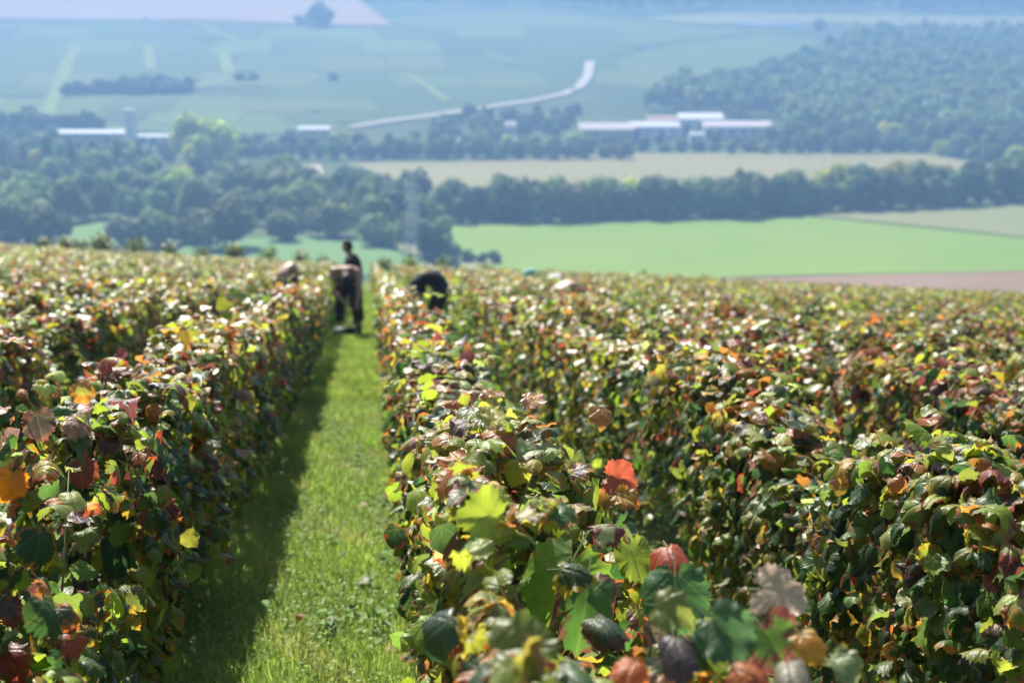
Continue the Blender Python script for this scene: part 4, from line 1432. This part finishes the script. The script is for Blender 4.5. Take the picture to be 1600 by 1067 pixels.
ROWS = [('R', i, R_FIRST + SPACING * i) for i in range(34)] + [('L', i, L_FIRST - SPACING * i) for i in range(22)]
for side, i, uc in ROWS:
    k = i * 1.618 + (0.0 if side == 'R' else 7.3)
    span = visible_span(uc)
    if not span or span[1] - span[0] < 1.5:
        continue
    ta, tb = span
    root = thing('vine_row', row_label(side, i), 'vine row', on_ground(max(ta, 3.0), uc), 0, 'rows of vines on the slope')
    cuts = [(0, 6.3, 1350, 0.064, 1.0, LOD_B, M_leaf, True), (6.3, 19, 900, 0.066, 0.8, LOD_C, M_leaf_mid, True), (19, 42, 400, 0.082, 0.55, LOD_D, M_leaf_far, False), (42, 100, 170, 0.112, 0.35, LOD_D, M_leaf_far, False)]
    want = {0: 300, 1: 300, 2: 260, 3: 200, 4: 120, 5: 90, 6: 70, 7: 50}.get(i, 0)
    if side == 'L' and i > 0:
        want = {1: 200, 2: 120, 3: 80, 4: 60}.get(i, 0)
    near = None
    for (c0, c1, dens, size, keep, lod, mat, smooth) in cuts:
        a, b_ = max(ta, c0), min(tb, c1)
        if b_ - a < 0.2:
            continue
        L = sample_row(uc, k, a, b_, dens, size, keep, rng)
        if lod is LOD_B and i < 2:                        # keep the view of the leaves placed by hand free
            px, py, dep = project(L['P'])
            ok = np.ones(len(px), bool)
            if i == 0:
                for (hx, hy, hd_, hs, *_r) in HERO[side]:
                    rad = hs * FPX / hd_ * 0.36 + 0.05 * FPX / np.maximum(dep, 0.5)
                    ok &= ~((np.hypot(px - hx, py - hy) < rad) & (dep < hd_ + 0.03))
                    if hs > 0.18 and hd_ < 3.3:             # the big leaf stands free, with the sun behind it
                        hp = ray(hx, hy) * hd_
                        rel = L['P'] - hp
                        al = rel @ np.array(SUN_DIR)
                        off_ = np.linalg.norm(rel - al[:, None] * np.array(SUN_DIR), axis=1)
                        ok &= ~((al > 0.0) & (al < 0.22) & (off_ < 0.08))
            ok &= dep > 1.75
            L = {q: v[ok] for q, v in L.items()}
        if want:
            px, py, dep = project(L['P'])
            inn = (px > 5) & (px < 1595) & (py > 5) & (py < 1062) & (L['K'] < 3) & (L['K'] != (2 if uc > 0 else 1)) & (L['Z'] > 0.35)
            score = np.where(inn, L['S'] * FPX / np.maximum(dep, 0.5), 0)
            order = np.argsort(-score)
            pick = order[:want][score[order[:want]] > 9]
            for j in pick:
                hang_leaf(root, HI[int(rng.integers(0, len(HI)))], L['P'][j], L['N'][j], L['T'][j], L['S'][j] * 1.05, L['C'][j])
            want -= len(pick)
            rest = np.ones(len(px), bool); rest[pick] = False
            L = {q: v[rest] for q, v in L.items()}
        if len(L['P']):
            L['P'] = L['P'] - np.array(root.location)
            tag(link('foliage', build_leaf_mesh('foliage', L, lod, mat, rng, smooth), root), kind='stuff')
            leaf_total += len(L['P'])
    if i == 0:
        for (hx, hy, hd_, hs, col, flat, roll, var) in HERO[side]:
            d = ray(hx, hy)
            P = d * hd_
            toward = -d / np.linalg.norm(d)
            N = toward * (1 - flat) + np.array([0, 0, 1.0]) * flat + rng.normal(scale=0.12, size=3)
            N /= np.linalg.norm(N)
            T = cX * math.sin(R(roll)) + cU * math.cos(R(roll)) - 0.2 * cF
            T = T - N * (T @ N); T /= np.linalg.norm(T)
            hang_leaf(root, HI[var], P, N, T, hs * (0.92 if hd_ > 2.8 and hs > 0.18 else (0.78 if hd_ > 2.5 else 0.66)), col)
    # canes and shoots that stand out of the hedge top near the camera, each with a few young leaves
    if (side == 'R' and i < 4) or (side == 'L' and i < 2):
        t_ = max(ta, 2.3)
        while t_ < min(tb, 10):
            t_ += rng.uniform(0.3, 0.7)
            u_ = uc + rng.uniform(-0.16, 0.16)
            b0 = np.array(on_ground(t_, u_)); h0 = float(top_height(t_, k))
            lean = rng.normal(scale=0.10, size=2)
            L_ = rng.uniform(0.02, 0.11)
            pts = [b0 + (0, 0, h0 - 0.2), b0 + (lean[0] * 0.4, lean[1] * 0.4, h0 - 0.1), b0 + (lean[0], lean[1], h0 + L_)]
            px, py, dep = project(np.array(pts[2]))
            if dep < 3.2:
                continue
            bm = bmesh.new(); bm_tube(bm, [Vector(q) - root.location for q in pts], [0.0032, 0.0026, 0.0014], 5)
            link('cane', bm_mesh('cane', bm, M_cane if rng.random() < 0.5 else M_stem, True), root)
            for q in range(int(rng.integers(2, 5))):
                f = rng.uniform(0.45, 1.0) if q else 1.0
                P = np.array(pts[1]) * (1 - f) + np.array(pts[2]) * f
                ang = rng.uniform(0, 6.28)
                T = np.array([math.cos(ang), math.sin(ang), rng.uniform(-0.5, 0.1)]); T /= np.linalg.norm(T)
                N = np.array([0, 0, 1.0]) + rng.normal(scale=0.25, size=3); N -= T * (N @ T); N /= np.linalg.norm(N)
                s = rng.uniform(0.035, 0.075)
                col = np.array(PAL['pale'] if rng.random() < 0.45 else PAL[str(rng.choice(['lime', 'yellow', 'mid', 'bronze', 'orange']))]) * rng.uniform(0.8, 1.15)
                hang_leaf(root, HI[int(rng.integers(0, len(HI)))], P + T * s * 0.62 + N * s * 0.2, N, T, s, col)
    # trunks under the two rows that line the path
    if i == 0:
        t_ = 4.2 if side == 'L' else 4.6
        while t_ < 14:
            b0 = on_ground(t_, uc) - root.location
            bm = bmesh.new()
            w = rng.normal(scale=0.025, size=4)
            bm_tube(bm, [b0 + Vector((0, 0, -0.03)), b0 + Vector((w[0], w[1], 0.18)), b0 + Vector((w[2], w[3], 0.38)), b0 + Vector((0, 0, 0.60))], [0.032, 0.025, 0.022, 0.014], 7)
            link('trunk', bm_mesh('trunk', bm, M_trunk, True), root)
            t_ += rng.uniform(0.95, 1.15)
    if side == 'L' and i == 0:
        # blue-black grapes hanging in the shaded face
        M_grape = simple('blue_black_grape', (0.018, 0.022, 0.045), 0.45, 0.4, 0.3, 60)
        for (gx_, gy_, gd) in ((272, 888, 5.55), (252, 985, 5.0), (246, 905, 5.2), (330, 800, 6.4), (228, 880, 4.9)):
            c0 = Vector(ray(gx_, gy_) * gd) - root.location
            bm = bmesh.new()
            for q in range(46):
                f = rng.random() ** 0.7
                a = rng.uniform(0, 6.28); r0 = 0.034 * (1 - 0.75 * f) * rng.uniform(0.5, 1)
                m = Matrix.Translation(c0 + Vector((r0 * math.cos(a), r0 * math.sin(a), 0.05 - f * 0.12)))
                bmesh.ops.create_icosphere(bm, subdivisions=1, radius=rng.uniform(0.0068, 0.0085), matrix=m)
            tag(link('grape_bunch', bm_mesh('grape_bunch', bm, M_grape, True), root), kind='stuff')
print('leaves joined', leaf_total)

# bushy vines that end the rows along the crest
BUSH = []
for v in range(4):
    n = 330
    d = norm(rng.normal(size=(n, 3)))
    P = d * (rng.random(n) ** 0.4)[:, None] * np.array([0.52, 0.52, 0.62]) + np.array([0, 0, 0.72])
    Nn = norm(d + rng.normal(scale=0.5, size=(n, 3)) + np.array([0, 0, 0.4]))
    Tt = rng.normal(size=(n, 3)) + np.array([0, 0, -0.8]); Tt = norm(Tt - Nn * np.sum(Tt * Nn, 1)[:, None])
    L = dict(P=P, N=Nn, T=Tt, S=0.14 * rng.uniform(0.7, 1.3, n), C=leaf_colours(np.full(n, 0.22), rng) * 0.8)
    BUSH.append(build_leaf_mesh('foliage', L, LOD_D, M_leaf_far, rng, False))
bm = bmesh.new(); bm_tube(bm, [(0, 0, -0.1), (0.02, 0, 0.4), (0, 0.02, 0.9)], [0.04, 0.03, 0.015], 6)
BSTEM = bm_mesh('trunk', bm, M_trunk, True)
CREST = [(70, 1.0, 'at the far left of the crest'), (105, 1.05, ''), (128, 1.0, ''), (160, 1.25, ''), (213, 1.2, ''), (266, 1.1, ''), (317, 0.95, ''), (368, 1.15, ''), (420, 1.1, ''), (470, 1.05, ''), (505, 0.9, ''), (600, 0.9, ''), (640, 1.0, ''), (692, 1.0, ''), (756, 0.8, ''), (860, 0.7, ''), (1006, 0.8, ''), (1096, 0.75, '')]
for j, (px_, s, _l) in enumerate(CREST):
    tt = 84 - 0.30 * (px_ - 575) / 27.0 - 1.0
    root = thing('vine_bush', 'bushy green vine on the crest of the slope, %s from the left' % ORD[j], 'vine', place(px_, tt), rng.uniform(0, 6.28), 'bushy vines along the crest')
    root.scale = (s * 1.1, s * 1.1, s * 1.28)
    link('foliage', BUSH[j % 4], root)['kind'] = 'stuff'
    link('trunk', BSTEM, root)

# ------------------------------------------------------------------ grass path
M_grass = NT('grass_blades')
col = M_grass.n('ShaderNodeAttribute', attribute_name='col').outputs['Color']
pb = M_grass.n('ShaderNodeBsdfPrincipled', ins={'Base Color': col, 'Roughness': 0.55, 'Specular IOR Level': 0.25})
hs = M_grass.n('ShaderNodeHueSaturation', ins={'Value': 1.7, 'Color': col})
tb_ = M_grass.n('ShaderNodeBsdfTranslucent', ins={'Color': hs.outputs[0]})
M_grass = M_grass.surf(M_grass.n('ShaderNodeMixShader', ins={0: 0.42, 1: pb.outputs[0], 2: tb_.outputs[0]}).outputs[0])
Vs, Fs, Cs = [], [], []
base = 0


def blades(n, t0, t1, h0, h1, w, seg):
    global base
    t_ = rng.uniform(t0, t1, n); u_ = rng.uniform(-0.86, 0.30, n)
    x, y = tu(t_, u_)
    z = terrain(x, y)
    a = rng.uniform(0, 6.28, n); lean = rng.uniform(0.1, 0.9, n)
    pat = 0.5 + 0.5 * np.sin(t_ * 2.1 + u_ * 5) * np.sin(t_ * 0.9 - u_ * 7 + 1)
    h = rng.uniform(h0, h1, n) * (0.5 + 0.95 * pat) * (1 + 0.7 * (rng.random(n) < 0.06))
    d = np.stack([np.cos(a), np.sin(a), 0 * a], 1); s = np.stack([-np.sin(a), np.cos(a), 0 * a], 1) * w * rng.uniform(0.7, 1.3, n)[:, None]
    B0 = np.stack([x, y, z - 0.004], 1)
    up = np.array([0, 0, 1.0])
    m = B0 + up * (h * 0.6)[:, None] + d * (h * lean * 0.35)[:, None]
    e = B0 + up * (h * (1 - 0.25 * lean))[:, None] + d * (h * lean)[:, None]
    g = rng.choice(5, n, p=[0.38, 0.3, 0.17, 0.10, 0.05])
    pal = np.array([(0.168, 0.255, 0.036), (0.205, 0.29, 0.046), (0.24, 0.305, 0.06), (0.118, 0.198, 0.028), (0.31, 0.30, 0.12)])
    dry = np.clip(np.sin(t_ * 1.3 + 2 * np.sin(u_ * 6)) * np.sin(t_ * 3.7 + u_ * 9 + 1) + 0.25 * np.sin(t_ * 11 + u_ * 17) - 0.35, 0, 0.4)[:, None]
    c = pal[g] * (1 - dry) + np.array([(0.34, 0.30, 0.10)]) * dry
    c = c * rng.uniform(0.7, 1.3, n)[:, None] * (0.78 + 0.44 * pat)[:, None]
    c = np.concatenate([c, np.ones((n, 1))], 1)
    if seg == 2:
        Vs.append(np.stack([B0 - s, B0 + s, m + s * 0.8, m - s * 0.8, e], 1).reshape(-1, 3))
        f = np.array([(0, 1, 2), (0, 2, 3), (3, 2, 4)]); k = 5
    else:
        Vs.append(np.stack([B0 - s, B0 + s, e], 1).reshape(-1, 3))
        f = np.array([(0, 1, 2)]); k = 3
    Fs.append((f[None] + (np.arange(n) * k)[:, None, None]).reshape(-1, 3) + base)
    Cs.append(np.repeat(c, k, 0))
    base += n * k


blades(52000, 3.9, 8.5, 0.025, 0.075, 0.0022, 2)
blades(38000, 8.5, 14, 0.03, 0.08, 0.0034, 2)
blades(50000, 14, 28, 0.035, 0.085, 0.007, 1)
blades(30000, 28, 60, 0.04, 0.09, 0.014, 1)
# clover and other small round leaves among the blades
n = 16000
t_ = rng.uniform(4, 14, n) ; u_ = rng.uniform(-0.85, 0.28, n)
x, y = tu(t_, u_)
P = np.stack([x, y, terrain(x, y) + rng.uniform(0.012, 0.055, n)], 1)
Nn = norm(np.array([0, 0, 1.0]) + rng.normal(scale=0.45, size=(n, 3)))
a = norm(np.cross(Nn, rng.normal(size=(n, 3)))); b_ = np.cross(Nn, a)
s = rng.uniform(0.004, 0.010, n)[:, None]
ang = np.linspace(0, 2 * math.pi, 6, endpoint=False)
Q = np.stack([P + a * s * math.cos(q) + b_ * s * math.sin(q) for q in ang], 1)
Vs.append(Q.reshape(-1, 3))
f = np.array([(0, 1, 2), (0, 2, 3), (0, 3, 4), (0, 4, 5)])
Fs.append((f[None] + (np.arange(n) * 6)[:, None, None]).reshape(-1, 3) + base)
cc = np.array([(0.12, 0.22, 0.04), (0.15, 0.25, 0.05), (0.19, 0.27, 0.06)])[rng.integers(0, 3, n)] * rng.uniform(0.8, 1.2, n)[:, None]
Cs.append(np.repeat(np.concatenate([cc, np.ones((n, 1))], 1), 6, 0))
me = raw_mesh('grass', np.concatenate(Vs), np.concatenate(Fs), M_grass, True, {'col': ('FLOAT_COLOR', np.concatenate(Cs))})
tag(link('grass', me), 'short green grass and clover covering the path between two vine rows', 'grass', kind='stuff')


# weeds and seed heads standing in the path, fallen leaves
M_weed = simple('weed_leaf', (0.10, 0.18, 0.045), 0.75, 0.15, 0.2, 60)


def path_point(px, py):
    d = ray(px, py)
    lo, hi = 2.0, 40.0
    for _ in range(40):
        m = (lo + hi) / 2
        if m * d[2] > float(terrain(m * d[0], m * d[1])):
            lo = m
        else:
            hi = m
    return Vector(d * lo)


def weed(label, px, py, h, leaves):
    root = thing('weed', label, 'weed', path_point(px, py), rng.uniform(0, 6))
    bm = bmesh.new()
    bm_tube(bm, [(0, 0, 0), (0.01, 0.0, h * 0.5), (0.0, 0.015, h)], [0.0022, 0.0018, 0.001], 5)
    link('stem', bm_mesh('stem', bm, M_weed, True), root)
    for q in range(leaves):
        f = (q + 0.3) / leaves
        a = q * 2.4
        L_ = 0.075 * (1 - 0.5 * f)
        bm = bmesh.new()
        prof = [(0, 0.0), (0.25, 0.012), (0.55, 0.017), (0.8, 0.011), (1.0, 0.0)]
        vs = []
        for (s_, w_) in prof:
            c_ = Vector((math.cos(a) * L_ * s_, math.sin(a) * L_ * s_, h * f * 0.8 + L_ * (0.5 * s_ - 0.7 * s_ * s_)))
            w3 = Vector((-math.sin(a), math.cos(a), 0)) * w_
            vs.append((bm.verts.new(c_ + w3), bm.verts.new(c_ - Vector((0, 0, w_ * 0.4))), bm.verts.new(c_ - w3)))
        for p0, p1 in zip(vs, vs[1:]):
            bm.faces.new((p0[0], p0[1], p1[1], p1[0])); bm.faces.new((p0[1], p0[2], p1[2], p1[1]))
        link('leaf', bm_mesh('weed_leaf', bm, M_weed, True), root)


weed('tall weed with small leaves on the path close to the right row', 582, 1000, 0.26, 9)
weed('leafy weed on the path nearest the right row at the bottom', 606, 1010, 0.20, 8)
weed('low leafy weed on the path left of the tall weed', 556, 975, 0.15, 8)
weed('short broad-leaved weed in the sunlit middle of the path', 524, 990, 0.09, 7)
weed('thin bare seed stalk at the edge of the shade on the path', 413, 985, 0.24, 2)
weed('short weed at the foot of the right row beyond the tall weed', 560, 730, 0.22, 9)
for (px_, py_, lab) in ((568, 925, 'grey fallen vine leaf lying on the sunlit grass by the tall weed'), (470, 978, 'small brown fallen leaf on the grass by the shade edge'), (520, 985, 'pale fallen leaf in the middle of the path')):
    P = path_point(px_, py_)
    o = link('fallen_leaf', HI[3 if px_ > 500 else 5], None, P + Vector((0, 0, 0.05)), (rng.uniform(-0.5, 0.5), rng.uniform(-0.5, 0.5), rng.uniform(0, 6)), 0.075 if px_ > 550 else 0.045)
    o.color = (0.20, 0.18, 0.17, 1) if px_ > 500 else (0.28, 0.14, 0.06, 1)
    tag(o, lab, 'leaf')

for j, (tt, uu) in enumerate(((5.2, 0.02), (5.6, 0.08), (6.1, -0.02), (6.6, 0.06), (7.3, 0.03), (8.4, 0.06), (9.6, 0.02), (11.0, 0.05), (5.4, -0.18), (7.0, -0.2))):
    g_ = on_ground(tt, uu)
    px_, py_, _d3 = project(np.array(g_))
    weed('small leafy weed on the path, %s of the smaller weeds counted from the camera' % ORD[j], float(px_), float(py_), rng.uniform(0.07, 0.16), int(rng.integers(6, 10)))
for j in range(9):
    g_ = on_ground(5.0 + j * 0.75 + rng.uniform(0, 0.3), rng.uniform(-0.5, 0.08))
    o = link('fallen_leaf', HI[int(rng.integers(0, len(HI)))], None, g_ + Vector((0, 0, 0.045)), (rng.uniform(-0.6, 0.6), rng.uniform(-0.6, 0.6), rng.uniform(0, 6)), rng.uniform(0.04, 0.06))
    o.color = tuple(np.array(PAL[str(rng.choice(['brown', 'orange', 'burg', 'yellow']))]) * 0.8) + (1.0,)
    tag(o, 'dry fallen vine leaf on the grass, %s of these counted from the camera' % ORD[j], 'leaf', 'fallen leaves on the path')
